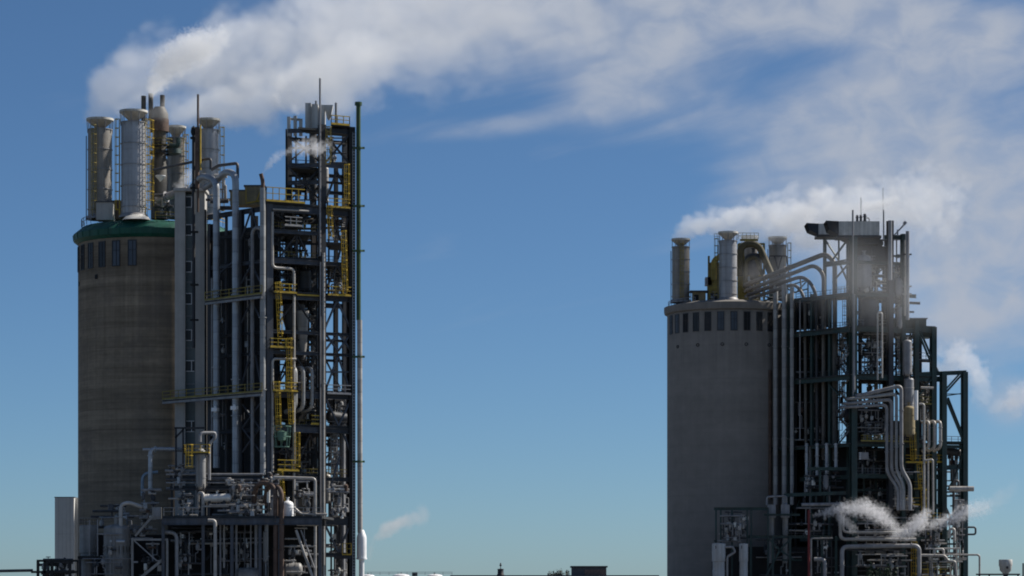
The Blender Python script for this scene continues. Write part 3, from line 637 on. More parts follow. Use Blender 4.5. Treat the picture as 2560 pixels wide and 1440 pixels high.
# the big vertical duct at the corner with the bent rusty tip
o = riser('broad pale grey duct up the frame corner with a bent rusty tip venting steam', RP, 657, 470, 1190, 14, .9, 'riser_grey', extra=None, fl=((0, .3), (0, .55)), name='corner_duct')
mb = MB(); mb.tube([RP.at(657, 475, .9), RP.at(657, 452, .9), RP.at(652, 434, .9)], wd(10, 390) / 2, 12); part('tip', mb, M['pipe_rust'], o)
riser('pale grey pipe up the outer side of the middle frame column', RP, 809, 632, 1445, 7, .7, 'pipe_pale', fl=((0, .2), (0, .6), (0, .85)))
riser('second pale pipe close beside the middle frame column', RP, 801, 655, 1445, 4, .75, 'pipe_mid')
riser('thin dark pipe on the inside of the end column', RP, 857, 1085, 1445, 13, -3, 'pipe_mid')
pipe('pale pipe elbow stepping down under the third floor of the left frame', [RP.at(681, 530, .5), RP.at(681, 669, .5), RP.at(735, 672, .5), RP.at(735, 1290, .5)], wd(7, 390) / 2, 'pipe_pale', bend=.7, flanges=((2, .1), (2, .4)))
pipe('short white pipe under the green toe board at the top floor', [RP.at(682, 523, .7), RP.at(772, 528, .7)], wd(5, 390) / 2, 'pipe_pale')
pipe('white pipe with square bend beside the yellow ladder at mid height', [RP.at(681, 1180, .6), RP.at(681, 897, .6), RP.at(740, 898, .6)], wd(7, 390) / 2, 'pipe_pale', bend=.5)
for i, (x, w) in enumerate(((738, 12), (758, 11), (780, 9))):
    nm = ('first', 'second', 'third')[i]
    pipe(f'{nm} thick U-shaped grey pipe from the yellow ladder, bent back at both ends', [RP.at(x - 22, 922, -1.6), RP.at(x, 918, .3), RP.at(x, 1022, .3), RP.at(x - 24, 1030, -1.6)], wd(w, 390) / 2, 'riser_grey', 'row of U-shaped pipes in the left frame', bend=.9, n=14)
# hopper and inside vessels
b = RP.at(735, 850, -5); t = thing('hopper', 'dark hopper with pale conical side hanging in the left frame', 'hopper', b)
z = lambda y: RP.z(735, y, -5) - b.z
mb = MB(); mb.lathe([(.5, z(880)), (.6, z(862)), (1.55, z(800)), (1.55, z(762)), (0, z(752))], b, 24); part('shell', mb, M['pipe_dark'], t)
mb = MB(); mb.lathe([(.3, z(890)), (.55, z(872)), (.85, z(790)), (.85, z(780)), (0, z(776))], b + Vector((1.3, -1.4, 0)), 20); part('cone', mb, M['pipe_pale'], t)
drum('dark upright drum between the third and fourth floors of the left frame', RP.at(762, 722, -5), RP.at(762, 680, -5), .9, 'pipe_dark', legs=1.0)
drum('dark vessel on the seventh floor deck inside the left frame', RP.at(715, 1045, -5), RP.at(715, 1005, -5), 1.3, 'black_steel', legs=1.0)
drum('pale slim vessel glimpsed behind the U-shaped pipes', RP.at(757, 900, -7), RP.at(757, 800, -7), .5, 'pipe_mid', legs=1)
drum('slender grey column vessel near the middle column in the upper left frame', RP.at(783, 500, -6), RP.at(783, 336, -6), .55, 'pipe_dark', legs=1)
drum('pale upright vessel right of the upper middle column', RP.at(814, 505, -4), RP.at(814, 422, -4), .42, 'pipe_pale', legs=.8)
drum('rounded dark drum behind the seventh floor brace of the left frame', RP.at(822, 1040, -4), RP.at(862, 1046, -4), .75, 'pipe_dark', legs=.8)
drum('white capped tall vessel low in the right bay of the left frame', RP.at(818, 1255, -3), RP.at(818, 1190, -3), .5, 'pipe_pale', legs=1)
b = RP.at(704, 1100, 1.0); t = thing('inspection_cage', 'pale green inspection cage hanging on the left frame', 'cage', b)
for y, rr in ((1066, 1.25), (1092, 1.2), (1117, 1.0)):
    mb = MB(); c = RP.at(704, y, 1.0); ring = [c + Vector((math.cos(k * math.pi / 6), math.sin(k * math.pi / 6), 0)) * rr for k in range(13)]
    for a, q in zip(ring, ring[1:]): mb.bar(a, q, .1)
    part('hoop', mb, M['green_cage'], t)
for k in range(8):
    mb = MB(); o = Vector((math.cos(k * math.pi / 4), math.sin(k * math.pi / 4), 0)); mb.bar(RP.at(704, 1066, 1) + o * 1.25, RP.at(704, 1117, 1) + o * 1.0, .09); part('bar', mb, M['green_cage'], t)
mb = MB(); mb.lathe([(0, 0), (.55, .25), (.7, 1.4), (0, 1.6)], RP.at(704, 1105, 1.0), 14); part('vessel', mb, M['green_cage'], t)
# crowded pipework inside every bay
bays = [('upper left bay under the frame roof', 726, 420, 800, 500, -5, 11, 'pipe_dark'), ('bay under the yellow top platform', 690, 528, 796, 572, -4, 12, 'pipe_dark'), ('second bay down beside the corner column', 690, 585, 796, 645, -7, 13, 'pipe_dark'), ('bay above the walkway floor', 690, 660, 796, 728, -6, 14, 'pipe_mid'),
        ('bay under the walkway floor', 750, 745, 800, 822, -6, 15, 'pipe_mid'), ('bay around the hopper outlet', 690, 832, 800, 880, -7, 16, 'pipe_mid'), ('bay behind the U-shaped pipes', 688, 890, 800, 975, -6, 17, 'pipe_dark'), ('bay below the U-shaped pipes', 745, 1000, 805, 1062, -4, 18, 'pipe_dark'),
        ('bay below the green cage', 690, 1120, 800, 1188, -5, 19, 'pipe_mid'), ('right bay at cage height', 815, 1000, 872, 1062, -4, 20, 'pipe_mid'), ('right bay behind the ladder', 815, 1082, 872, 1185, -6, 21, 'pipe_mid'), ('right bay above the big deck', 815, 1205, 874, 1296, -3, 22, 'pipe_mid'),
        ('right bay under the big deck', 815, 1312, 874, 1440, -3, 23, 'pipe_mid'), ('right bay with the yellow railing', 815, 680, 872, 735, -4, 24, 'pipe_dark'), ('top right bay', 815, 540, 870, 600, -5, 25, 'pipe_mid'), ('highest right bay', 815, 345, 870, 408, -6, 26, 'pipe_dark')]
for lab, x0, y0, x1, y1, off, sd, m in bays:
    manifold(f'small pipes and valves, left frame, {lab}', x0, y0, x1, y1, RP.Yat((x0 + x1) / 2, off), sd, 9, .11, m, 3, None, 5)
for lab, x0, y0, x1, y1, sd in (('behind the first gooseneck riser', 515, 700, 588, 960, 31), ('between the second gooseneck and the corner duct', 598, 600, 650, 980, 32), ('low behind the gooseneck risers', 515, 1000, 650, 1185, 33)):
    manifold(f'dim thin pipes {lab} of the left plant', x0, y0, x1, y1, LP.Yat((x0 + x1) / 2, -2.5), sd, 10, .1, 'pipe_dark', 1.0, None, 4)
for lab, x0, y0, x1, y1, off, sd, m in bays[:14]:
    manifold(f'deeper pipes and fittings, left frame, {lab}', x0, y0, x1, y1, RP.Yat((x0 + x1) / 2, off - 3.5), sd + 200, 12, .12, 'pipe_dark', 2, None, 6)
for y, x0, x1, o in ((577, 682, 800, -1.6), (651, 682, 800, -1), (651, 812, 874, -3), (738, 682, 800, -4), (738, 812, 874, -4.5), (880, 690, 800, -3), (985, 690, 800, -4), (1072, 682, 800, -2), (1072, 812, 874, -3), (1195, 682, 874, -2), (412, 726, 800, -3), (985, 812, 874, -5)):
    z = zR(y) + .35; railing(FR, [RP.atz(x0, z, o), RP.atz(x1, z, o)], 'olive' if o > -2.5 else 'pipe_dark', gap=1.1, t=.08, kick=False)
for x, y0, y1, o in ((700, 520, 738, -4), (715, 585, 1070, -6), (750, 525, 880, -7), (770, 660, 1190, -5), (792, 520, 1300, -3), (822, 530, 735, -3), (835, 740, 1070, -5), (868, 530, 1300, -4), (740, 340, 500, -4), (765, 340, 500, -6), (850, 1080, 1440, -5), (828, 1200, 1440, -2)):
    mb = MB(); mb.bar(RP.at(x, y1, o), RP.at(x, y0, o), .25); part('stanchion', mb, M['dark_steel' if o > -5 else 'black_steel'], FR)  # deeper stanchions blacker, interior shade put into the steel colour
for y, x0, x1, o in ((545, 682, 800, -4), (610, 682, 800, -3), (690, 682, 800, -5), (780, 690, 800, -6), (850, 740, 800, -3), (930, 682, 800, -4), (1030, 740, 800, -3), (1130, 682, 800, -3), (1240, 682, 874, -3), (1160, 812, 874, -3), (370, 722, 800, -4), (440, 722, 800, -5), (570, 812, 874, -3), (690, 812, 874, -5), (1110, 812, 874, -5)):
    beam(RP.at(x0, y, o), RP.at(x1, y, o), .22, .28, 'dark_steel')
mb = MB(); zt = LP.z(600, 500); a, c = W(513.6, 1500, 403.4), W(515.5, 1500, 406.5); mb.bar(Vector((a.x, a.y, zt / 2)), Vector((c.x, c.y, zt / 2)), .25, zt)  # added blocker, keeps the sun off the lift shaft's right pier
solo('sun_blocker', 'added black panel keeping sun off the right side of the pale lift shaft', 'wall', mb, M['black_steel'], a)
stair_tower('pale zigzag staircase seen through the left frame beside the corner column', 692, 722, [738, 705, 672, 640, 608, 580, 548, 520], RP.Yat(700, -6), 'pipe_mid')
stair_tower('dark zigzag staircase deep in the left frame below the walkway floor', 772, 800, [985, 950, 915, 880, 846, 812, 775, 740], RP.Yat(785, -6), 'pipe_dark')
stair_tower('zigzag staircase low in the right bay of the left frame', 822, 868, [1296, 1262, 1228, 1195, 1162, 1130, 1100, 1072], RP.Yat(845, -6), 'pipe_mid')
# ---------------------------------------------------------------- the low front deck of the west plant
YD = 381.0
zd = W(0, 1290, YD).z
FD = thing('process_deck', 'wide dark steel process deck crowded with equipment below the left frame', 'steel structure', Vector((W(600, 0, YD).x, YD, 0)))
A, B = W(405, 1290, YD), W(805, 1290, YD); A.z = B.z = zd
mb = MB(); mb.poly([A, B, B + Vector((1, 9, 0)), A + Vector((1, 12, 0))], .3); part('deck', mb, M['deck_steel'], FD)
def fbar(p, q, w, h, m='blue_steel', nm='beam'):
    mb = MB(); mb.ibeam(p, q, w, h, Vector((0, 1, 0))); part(nm, mb, M[m], FD)
fbar(A + Vector((0, -.1, -.75)), B + Vector((0, -.1, -.75)), .4, .85)
fbar(A + Vector((0, 6, -.75)), B + Vector((0, 6, -.75)), .4, .85, 'dark_steel')
for x in (408, 508, 580, 650, 700, 800):
    for dy, m in ((.2, 'blue_steel'), (6, 'black_steel')):
        p = W(x, 1300, YD + dy); fbar(Vector((p.x, p.y, 0)), Vector((p.x, p.y, zd - .3)), .4, .4, m, 'column')
for y in (1345, 1392): fbar(W(410, y, YD + 6), W(800, y, YD + 6), .3, .4, 'black_steel')
railing(FD, [A + Vector((.2, .2, 0)), W(505, 1290, YD).lerp(W(505, 1290, YD), 1)], 'pipe_mid', t=.07, kick=False)
railing(FD, [Vector((W(735, 0, YD).x, YD + .2, zd)), B], 'pipe_mid', t=.07, kick=False)
for x0, y0, x1, y1 in ((515, 1400, 575, 1330), (585, 1330, 645, 1400), (410, 1340, 500, 1400)):
    mb = MB(); mb.bar(W(x0, y0, YD + 5.8), W(x1, y1, YD + 5.8), .25); part('brace', mb, M['dark_steel'], FD)
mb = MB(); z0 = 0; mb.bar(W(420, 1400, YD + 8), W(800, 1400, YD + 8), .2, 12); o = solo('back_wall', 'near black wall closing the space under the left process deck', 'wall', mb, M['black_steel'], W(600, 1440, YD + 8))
# upper mezzanine and equipment on the deck
z2 = W(0, 1195, 387).z
t = thing('pipe_rack', 'dark steel pipe rack along the back of the left process deck', 'pipe rack', Vector((W(500, 0, 386).x, 386, zd)))
for x in (430, 500, 575, 650):
    p = W(x, 1195, 386.5); mb = MB(); mb.bar(Vector((p.x, p.y, zd)), p, .3); part('post', mb, M['dark_steel'], t)
for y in (1192, 1218):
    mb = MB(); mb.bar(W(425, y, 386.4), W(655, y, 386.4), .3, .4); part('beam', mb, M['dark_steel'], t)
for i, (y, r, m) in enumerate(((1186, .16, 'pipe_mid'), (1199, .2, 'pipe_dark'), (1207, .12, 'pipe_mid'), (1224, .14, 'pipe_dark'))):
    pipe(('thin grey pipe lying on top of', 'thick dark pipe in the upper row of', 'slim grey pipe under the upper beam of', 'dark pipe lowest in')[i] + ' the rack behind the left deck', [W(415, y, 386.1 - i * .1), W(660, y, 386.1 - i * .1)], r, m, 'pipes on the left deck rack')
t = drum('bright silver horizontal heat exchanger on the left process deck', W(511, 1246, 383), W(574, 1244, 383), .55, 'silver', 'heat_exchanger', 'heat exchanger', bands=3, legs=.5)
mb = MB(); mb.bar(W(505, 1266, 383), W(572, 1266, 383), .9, .22); part('skid', mb, M['pipe_pale'], t)
mb = MB(); mb.tube([W(508, 1262, 382.6), W(508, 1232, 382.6), W(496, 1232, 383.4), W(496, 1268, 383.4)], .2, 10); part('pipe', mb, M['pipe_pale'], t)
t = drum('white domed vessel beside the two rusty arched pipes', W(719, 1292, 382.5), W(719, 1262, 382.5), wd(30, 382) / 2, 'white_paint', legs=.6, head=.7, bands=2)
mb = MB(); mb.tube([W(735, 1268, 382), W(752, 1285, 382), W(818, 1286, 382)], wd(6, 382) / 2, 10); part('outlet_pipe', mb, M['pipe_pale'], t)
for i, (x, xl, yt) in enumerate(((689, 640, 1205), (704, 668, 1212))):
    pipe(('rusty brown arched pipe bending left over the deck, nearer the silver exchanger', 'rusty brown arched pipe bending left over the deck, nearer the white dome')[i], [W(x, 1442, 381.3 - i * .3), W(x, yt + 6, 381.3 - i * .3), W(xl, yt, 383), W(xl - 6, 1262, 384)], wd(12, 381) / 2, 'pipe_rust', 'rusty arched pipes', bend=1.7, n=14, flanges=((0, .3), (0, .6)))
pipe('white pipe hanging like a gate between two bends at the right of the left deck', [W(684, 1200, 382), W(684, 1193, 382), W(788, 1196, 382), W(788, 1442, 382)], wd(7, 382) / 2, 'pipe_pale', bend=.5)
pipe('pale pipe dropping from under the deck beam with a square elbow', [W(520, 1301, 380.3), W(538, 1301, 380.3), W(538, 1442, 380.3)], wd(9, 380) / 2, 'pipe_pale', bend=.5)
for i, (x, y1, w, m) in enumerate(((551, 1400, 5, 'pipe_mid'), (560, 1380, 5, 'pipe_pale'), (591, 1402, 6, 'pipe_mid'), (627, 1385, 4, 'pipe_mid'), (640, 1400, 8, 'pipe_mid'), (666, 1405, 10, 'pipe_grey'), (612, 1390, 4, 'pipe_dark'))):
    pipe('thin pipe hanging vertically in the dark below the left process deck', [W(x, 1310, YD + 2), W(x, y1 + 40, YD + 2)], wd(w, YD) / 2, m, 'pipes hanging below the left deck', flanges=((0, .6),) if i % 2 else ())
pipe('dim curved pipe with an elbow at the lower left of the deck', [W(408, 1330, 382), W(442, 1332, 382), W(442, 1440, 382)], wd(10, 382) / 2, 'pipe_mid', bend=1.2)
pipe('white slanting strut pipe below the white domed vessel', [W(740, 1325, 381), W(781, 1442, 381)], wd(7, 381) / 2, 'pipe_pale')
pipe('grey slanting strut pipe beside the white one below the dome', [W(752, 1325, 381.5), W(786, 1420, 381.5)], wd(4, 381) / 2, 'pipe_mid')
for i, (y, x0, x1) in enumerate(((1313, 742, 802), (1347, 712, 745), (1366, 708, 790), (1402, 706, 740), (1430, 716, 760))):
    pipe('short bright horizontal pipe under the right end of the left deck', [W(x0, y, 381.8), W(x1, y, 381.8)], wd(4, 381) / 2, 'pipe_pale', 'short pipes below the white dome', flanges=((0, .3), (0, .7)))
drum('upright grey vessel standing under the left deck near the rusty pipes', W(664, 1405, 383), W(664, 1330, 383), wd(13, 383) / 2, 'tank_grey', legs=2)
drum('slim silver vessel between the rusty arches and the exchanger', W(671, 1258, 383.2), W(671, 1226, 383.2), wd(8, 383) / 2, 'silver', legs=1.2)
drum('grey half hidden drum low under the deck beside the hanging pipes', W(600, 1440, 383), W(640, 1440, 383), 1.1, 'tank_grey', legs=1)
drum('horizontal grey drum at the bottom right under the left deck', W(716, 1424, 383), W(748, 1424, 383), .9, 'tank_grey', legs=1)
pipe('blue arched duct stub behind the deck rack', [W(555, 1200, 389), W(578, 1192, 388), W(585, 1240, 388)], wd(15, 388) / 2, 'pipe_blue', bend=1.0)
# upright vessel with yellow railed platform
t = drum('upright grey vessel with a round cap and yellow railed platform', W(502, 1215, 384), W(502, 1132, 384), wd(25, 384) / 2, 'tank_grey', legs=2.5, head=.9)
p = W(497, 1133, 384)
mb = MB(); mb.poly([p + Vector(q) for q in ((-1.9, -1, 0), (1.4, -1, 0), (1.4, 1, 0), (-1.9, 1, 0))], .18); part('platform', mb, M['deck_steel'], t)
railing(t, [p + Vector(q) for q in ((-1.9, 1, 0), (-1.9, -1, 0), (1.4, -1, 0), (1.4, 1, 0))], 'yellow', t=.08, gap=1)
ladder(t, W(473, 1170, 383), W(473, 1112, 383), (0, -1, 0), .9, True, 'yellow', k=1.2)
pipe('pale pipe loop arched over the round capped vessel', [W(500, 1105, 384), W(500, 1082, 384), W(538, 1082, 385), W(538, 1094, 385), W(523, 1110, 385), W(523, 1200, 385)], wd(8, 384) / 2, 'pipe_mid', bend=.6)
mb = MB()
t = thing('cross_head_frame', 'small dark steel stand left of the round capped vessel', 'steel frame', W(440, 1180, 386))
for p, q in (((436, 1070), (512, 1070)), ((440, 1070), (440, 1190)), ((458, 1070), (458, 1180)), ((438, 1095), (458, 1074))):
    mb = MB(); mb.bar(W(*p, 386), W(*q, 386), .25); part('bar', mb, M['dark_steel'], t)
# big pale pipe in front of the tower foot
pipe('pale grey pipe rising in front of the brown tower and turning right', [W(376, 1232, 388), W(376, 1123, 388), W(437, 1123, 390), W(470, 1126, 394)], wd(11, 388) / 2, 'pipe_grey', bend=.6, n=14, flanges=((0, .85), (1, .2)))
pipe('short stub pipe at the elbow in front of the brown tower', [W(357, 1124, 388), W(376, 1124, 388)], wd(8, 388) / 2, 'pipe_grey')
pipe('dull blue pipe arch behind the pale rising pipe', [W(356, 1240, 390), W(356, 1184, 390), W(395, 1180, 390)], wd(8, 390) / 2, 'pipe_blue', bend=1.0)
pipe('blue grey square duct bend right of the pale rising pipe', [W(438, 1180, 387), W(484, 1180, 387), W(488, 1208, 387)], wd(13, 387) / 2, 'pipe_blue', bend=.6)
manifold('pipes and valves stacked between the rising pipe and the deck', 400, 1165, 500, 1220, 385, 41, 9, .14, 'pipe_mid', 2, None, 7)
manifold('bright and dark fittings along the left end of the process deck', 420, 1235, 505, 1288, 382, 42, 12, .11, 'pipe_pale', 2, None, 9)
manifold('dense small pipework around the silver heat exchanger', 560, 1200, 650, 1285, 382.5, 43, 16, .1, 'pipe_pale', 3, None, 10)
manifold('valve cluster between the exchanger and the rusty arches', 580, 1215, 676, 1285, 384, 44, 14, .12, 'pipe_mid', 2, None, 8)
manifold('pipework hidden in the dark below the left process deck', 420, 1320, 640, 1435, 384, 45, 14, .13, 'pipe_dark', 3, None, 5)
manifold('pipes and valves below the white domed vessel', 706, 1320, 800, 1432, 383, 46, 14, .1, 'pipe_mid', 3, None, 8)
manifold('fittings above the white dome under the hanging white pipe', 730, 1205, 796, 1280, 384, 47, 10, .1, 'pipe_mid', 3, None, 6)
t = thing('low_railing_stand', 'dark railed stand with a yellow rail low at the right of the left plant', 'stand', W(850, 1390, 392))
mb = MB(); mb.poly([W(835, 1390, 391.5), W(878, 1390, 391.5), W(878, 1390, 394), W(835, 1390, 394)], .4); part('deck', mb, M['dark_steel'], t)
railing(t, [W(856, 1388, 391.5), W(878, 1388, 391.5)], 'yellow', h=1.6, gap=.5)
# two squat tanks at the foot of the tower
t = drum('large round grey tank with a crinkled domed top at the foot of the brown tower', W(292, 1440, 385), W(292, 1322, 385), wd(66, 385) / 2, 'tank_grey', 'storage_tank', 'tank', bands=4, legs=6, skirt=True, head=.35)
railing(t, [W(292, 1385, 385) + Vector((math.cos(a), math.sin(a), 0)) * 1.85 for a in [math.radians(-180 + 18 * k) for k in range(11)]], 'pipe_mid', gap=1.2, t=.06)
t = drum('smaller banded grey tank on the left of the large domed tank', W(222, 1382, 388), W(222, 1316, 388), wd(46, 388) / 2, 'tank_grey', 'storage_tank', 'tank', bands=3, legs=7, skirt=True, head=.12, nozzle=False)
railing(t, [W(222, 1316, 388) + Vector((math.cos(a), math.sin(a), 0)) * 1.2 for a in [math.radians(-180 + 20 * k) for k in range(10)]], 'pipe_mid', gap=.9, t=.06)
t = thing('tank_platform', 'dark platform under the smaller banded tank', 'platform', W(215, 1395, 385))
mb = MB(); mb.poly([W(194, 1390, 384), W(268, 1390, 384), W(268, 1390, 390), W(194, 1390, 390)], .4); part('deck', mb, M['black_steel'], t)
for x in (200, 232, 262):
    mb = MB(); p = W(x, 1392, 384.2); mb.bar(Vector((p.x, p.y, 0)), p, .3); part('post', mb, M['dark_steel'], t)
for x in (224, 244):
    mb = MB(); mb.bar(W(x, 1390, 384), W(x, 1300, 384), .14); part('post', mb, M['pipe_mid'], t)
pipe('bright bent pipe from the domed tank sloping right', [W(302, 1325, 384), W(302, 1262, 384), W(322, 1256, 384), W(356, 1268, 384)], wd(10, 384) / 2, 'pipe_pale', bend=.9, n=14)
manifold('dark pipes and rails over the tank tops at the foot of the brown tower', 205, 1265, 345, 1318, 388, 51, 12, .12, 'pipe_dark', 2, None, 8)
manifold('valves and lamps right of the bright bent pipe', 345, 1225, 405, 1295, 385, 52, 10, .13, 'pipe_mid', 2, None, 8)
manifold('thin pipes running down the front of the two grey tanks', 198, 1335, 330, 1435, 382.5, 53, 8, .07, 'pipe_mid', .5, None, 4)
b = W(392, 1283, 383); t = thing('control_cabinet', 'grey control cabinet beside the slanting brace left of the process deck', 'cabinet', b)
mb = MB(); mb.box(b, (1.2, .8, 1.6)); part('body', mb, M['tank_grey'], t); mb = MB(); mb.box(b + Vector((.1, -.43, .1)), (.8, .06, 1.1)); part('door', mb, M['pipe_mid'], t)
t = thing('support_frame', 'grey steel support frame with diagonal struts right of the domed tank', 'steel frame', W(380, 1442, 381.5))
for p, q, w in (((331, 1345), (331, 1470), .3), ((418, 1350), (418, 1470), .3), ((328, 1349), (420, 1349), .28), ((336, 1352), (392, 1402), .16), ((392, 1402), (408, 1402), .16), ((338, 1340), (384, 1288), .3), ((408, 1398), (345, 1450), .35), ((330, 1405), (345, 1405), .2)):
    mb = MB(); mb.bar(W(*p, 381.5), W(*q, 381.5), w); part('bar', mb, M['tank_grey' if w > .2 else 'pipe_mid'], t)
manifold('dim pipes inside the grey support frame', 340, 1360, 415, 1438, 383, 54, 9, .1, 'pipe_dark', 2, None, 4)
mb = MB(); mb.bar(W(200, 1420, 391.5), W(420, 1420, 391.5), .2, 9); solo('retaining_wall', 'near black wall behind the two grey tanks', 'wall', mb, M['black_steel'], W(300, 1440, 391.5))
# pipe trestle at the far left and the pale building
t = thing('pipe_trestle', 'dark pipe trestle with looping pipes at the far left foot', 'pipe rack', W(140, 1442, 380))
for p, q, w in (((92, 1402), (196, 1402), .3), ((95, 1402), (95, 1460), .35), ((112, 1402), (112, 1460), .3), ((130, 1404), (130, 1460), .4), ((175, 1402), (175, 1460), .35), ((194, 1402), (194, 1460), .2), ((78, 1430), (196, 1430), .3)):
    mb = MB(); mb.bar(W(*p, 380), W(*q, 380), w); part('bar', mb, M['black_steel'], t)
manifold('tangled dark pipes and small valves on the far left trestle', 96, 1400, 192, 1440, 380.5, 55, 14, .16, 'pipe_dark', 1.5, None, 9)
pipe('dark pipe running out of the frame at the far left foot', [W(-30, 1428, 381), W(82, 1426, 381)], .2, 'pipe_dark')
b = W(165, 1460, 440); b.z = 0; t = thing('pale_building', 'plain pale windowless building left of the brown concrete tower', 'building', b)
a, c = W(137, 1244, 436), W(185, 1244, 436); zt = a.z
mb = MB(); mb.box(((a.x + c.x) / 2, 442, zt / 2), (c.x - a.x, 12, zt)); part('wall', mb, M['beige_cladding'], t)
a2 = W(184.6, 1243, 437); mb = MB(); mb.box((a2.x + 2, 443, zt / 2 + .05), (4, 11.5, zt - .3)); part('annex', mb, M['beige_cladding'], t)
mb = MB(); mb.box(((a.x + c.x) / 2, 442, zt + .06), (c.x - a.x + .15, 12.1, .12)); part('roof', mb, M['roof_grey'], t)
for lab, x0, y0, x1, y1, Y, sd, m in (('along the front edge of the left deck', 510, 1262, 700, 1292, 381.4, 111, 'pipe_pale'), ('behind the heat exchanger on the left deck', 480, 1195, 600, 1262, 385.5, 112, 'pipe_mid'), ('in the dark hollow right of the support frame', 425, 1330, 505, 1438, 382.6, 113, 'pipe_dark'),
                                      ('under the deck between the hanging pipes', 545, 1330, 660, 1438, 384.5, 114, 'pipe_mid'), ('right bay above the railed stand', 815, 1215, 876, 1290, 391, 115, 'pipe_pale'), ('between the domed tank and the deck', 300, 1290, 400, 1345, 386, 116, 'pipe_mid'), ('at the top of the rusty arches', 640, 1190, 712, 1240, 383.6, 117, 'pipe_mid')):
    manifold(f'busy small fittings {lab}', x0, y0, x1, y1, Y, sd, 15, .09, m, 2, None, 9)
for k in range(1, 5):
    mb = MB(); xx = a.x + (c.x - a.x) * k / 5; mb.bar(Vector((xx, 435.98, .2)), Vector((xx, 435.98, zt - .1)), .05, .03); part('panel_joint', mb, M['duct_grey'], t)
for z in (4, 8, 12):
    mb = MB(); mb.bar(Vector((a.x + .05, 435.985, z)), Vector((c.x - .05, 435.985, z)), .03, .05); part('panel_joint', mb, M['duct_grey'], t)
# ================================================================ EAST PLANT (right in the photograph)
DR = 511.0
rsilo, RC, RZ = prill_tower('smooth grey concrete prilling tower with a pale rim and tall dark windows', 1823, DR, RL, 757, 772,
    lambda z: [(RL - .3, z - .1), (RL + .05, z - .1), (RL + .45, z + .1), (RL + .55, z + .5), (RL + .55, z + 1.25), (RL + .3, z + 1.3), (RL - 1.2, z + 1.75), (0, z + 2.0)],
    'grey_concrete', 'grey_concrete', 30, (-6, 4), 779, 825, 0, holes=(860, (-59, -34, -10.5, 11.2, 34.6)))
RROOF = RZ + 1.6
railing(rsilo, [RC + Vector((math.cos(a), math.sin(a), 0)) * (RL - .2) + Vector((0, 0, RROOF - .4)) for a in [math.radians(-90 + k * 7.5) for k in range(-13, -4)]], 'pipe_mid', gap=1.3, kick=False)
railing(rsilo, [RC + Vector((math.cos(a), math.sin(a), 0)) * (RL - .2) + Vector((0, 0, RROOF - .4)) for a in [math.radians(-90 + k * 7.5) for k in range(2, 12)]], 'pipe_mid', gap=1.3, kick=False)
GS2 = 'vent stacks with conical hoods on the grey tower'
stack('brownish vent stack standing alone at the left edge of the grey tower roof', 1702, 44, 618, 597, 757, 508, GS2, 'stack_steel_brown', [(2, 'olive')], hoodw=1.06)
stack('grey vent stack at the middle front of the grey tower roof', 1820, 45, 603, 580, 753, 503, GS2, 'stack_steel', [(-78, 'olive')], hoodw=1.1)
stack('vent stack furthest right on the grey tower, cut off by sloping pipes', 1944, 44, 614, 593, 750, 514, GS2, 'stack_steel_brown', [(75, 'olive')], hoodw=1.06)
stack('vent stack hidden in steam behind the middle stack of the grey tower', 1874, 40, 612, 590, 750, 517, GS2, 'stack_steel_brown', None, hoodw=1.06)
b = W(1748, 757, 505); t = thing('roof_shelter', 'small open shelter with a flat canopy beside the lone stack', 'shelter', b)
mb = MB(); mb.box(b + Vector((0, 1, .9)), (2.3, 2, 2.0)); part('wall', mb, M['ochre_panel'], t)
mb = MB(); mb.box(b + Vector((0, .8, 2.02)), (3.3, 3, .18)); part('roof', mb, M['roof_grey'], t)
mb = MB(); mb.box(b + Vector((-.5, -.06, .7)), (.8, .1, 1.4)); part('door', mb, M['dark_opening'], t)
for q in (-1.5, 1.5):
    mb = MB(); mb.bar(b + Vector((q, -.5, -.2)), b + Vector((q, -.5, 1.95)), .14); part('post', mb, M['dark_steel'], t)
# yellowish scrubber frame between the stacks
t = thing('scrubber_frame', 'yellow stained scrubber frame between the middle and right stacks of the grey tower', 'steel frame', W(1860, 750, 510))
for x in (1772, 1790, 1846, 1858, 1898, 1910):
    mb = MB(); mb.bar(W(x, 750, 510), W(x, 640 if x < 1800 else 610, 510), .35); part('post', mb, M['olive'], t)
for y, x0, x1 in ((700, 1768, 1800), (660, 1772, 1800), (610, 1846, 1912), (680, 1846, 1912), (735, 1846, 1918), (600, 1850, 1895)):
    mb = MB(); mb.bar(W(x0, y, 510), W(x1, y, 510), .3, .35); part('beam', mb, M['olive'], t)
for x0, x1, y0, y1, m in ((1770, 1800, 690, 748, 'olive'), (1764, 1780, 692, 712, 'pipe_mid'), (1776, 1800, 655, 690, 'olive'), (1846, 1862, 640, 748, 'olive')):
    a, c = W(x0, y1, 509), W(x1, y0, 509); mb = MB(); mb.box(((a.x + c.x) / 2, 510.5, (a.z + c.z) / 2), (c.x - a.x, 2, c.z - a.z)); part('panel', mb, M[m], t)
railing(t, [W(1786, 600, 508), W(1800, 600, 508)], 'pipe_mid', gap=.5, kick=False)
railing(t, [W(1846, 598, 508), W(1896, 598, 508)], 'olive', gap=.7, kick=False)
railing(t, [W(1846, 752, 504), W(1912, 752, 504)], 'olive', gap=.8, kick=False)
drum('dark round cyclone vessel under the arched duct on the grey tower', W(1884, 690, 509), W(1884, 645, 509), wd(44, 509) / 2, 'pipe_dark', legs=3, head=.6)
pipe('wide dark arched duct curving over the cyclone vessel', [W(1850, 690, 508), W(1850, 612, 508), W(1895, 608, 508), W(1930, 690, 507)], wd(17, 508) / 2, 'rusty_olive', bend=2.6, n=14, name='duct', cat='duct')
pipe('dark low duct bending left of the middle stack', [W(1784, 700, 509), W(1784, 650, 509), W(1805, 640, 509)], wd(14, 509) / 2, 'olive', bend=1.0, name='duct', cat='duct')
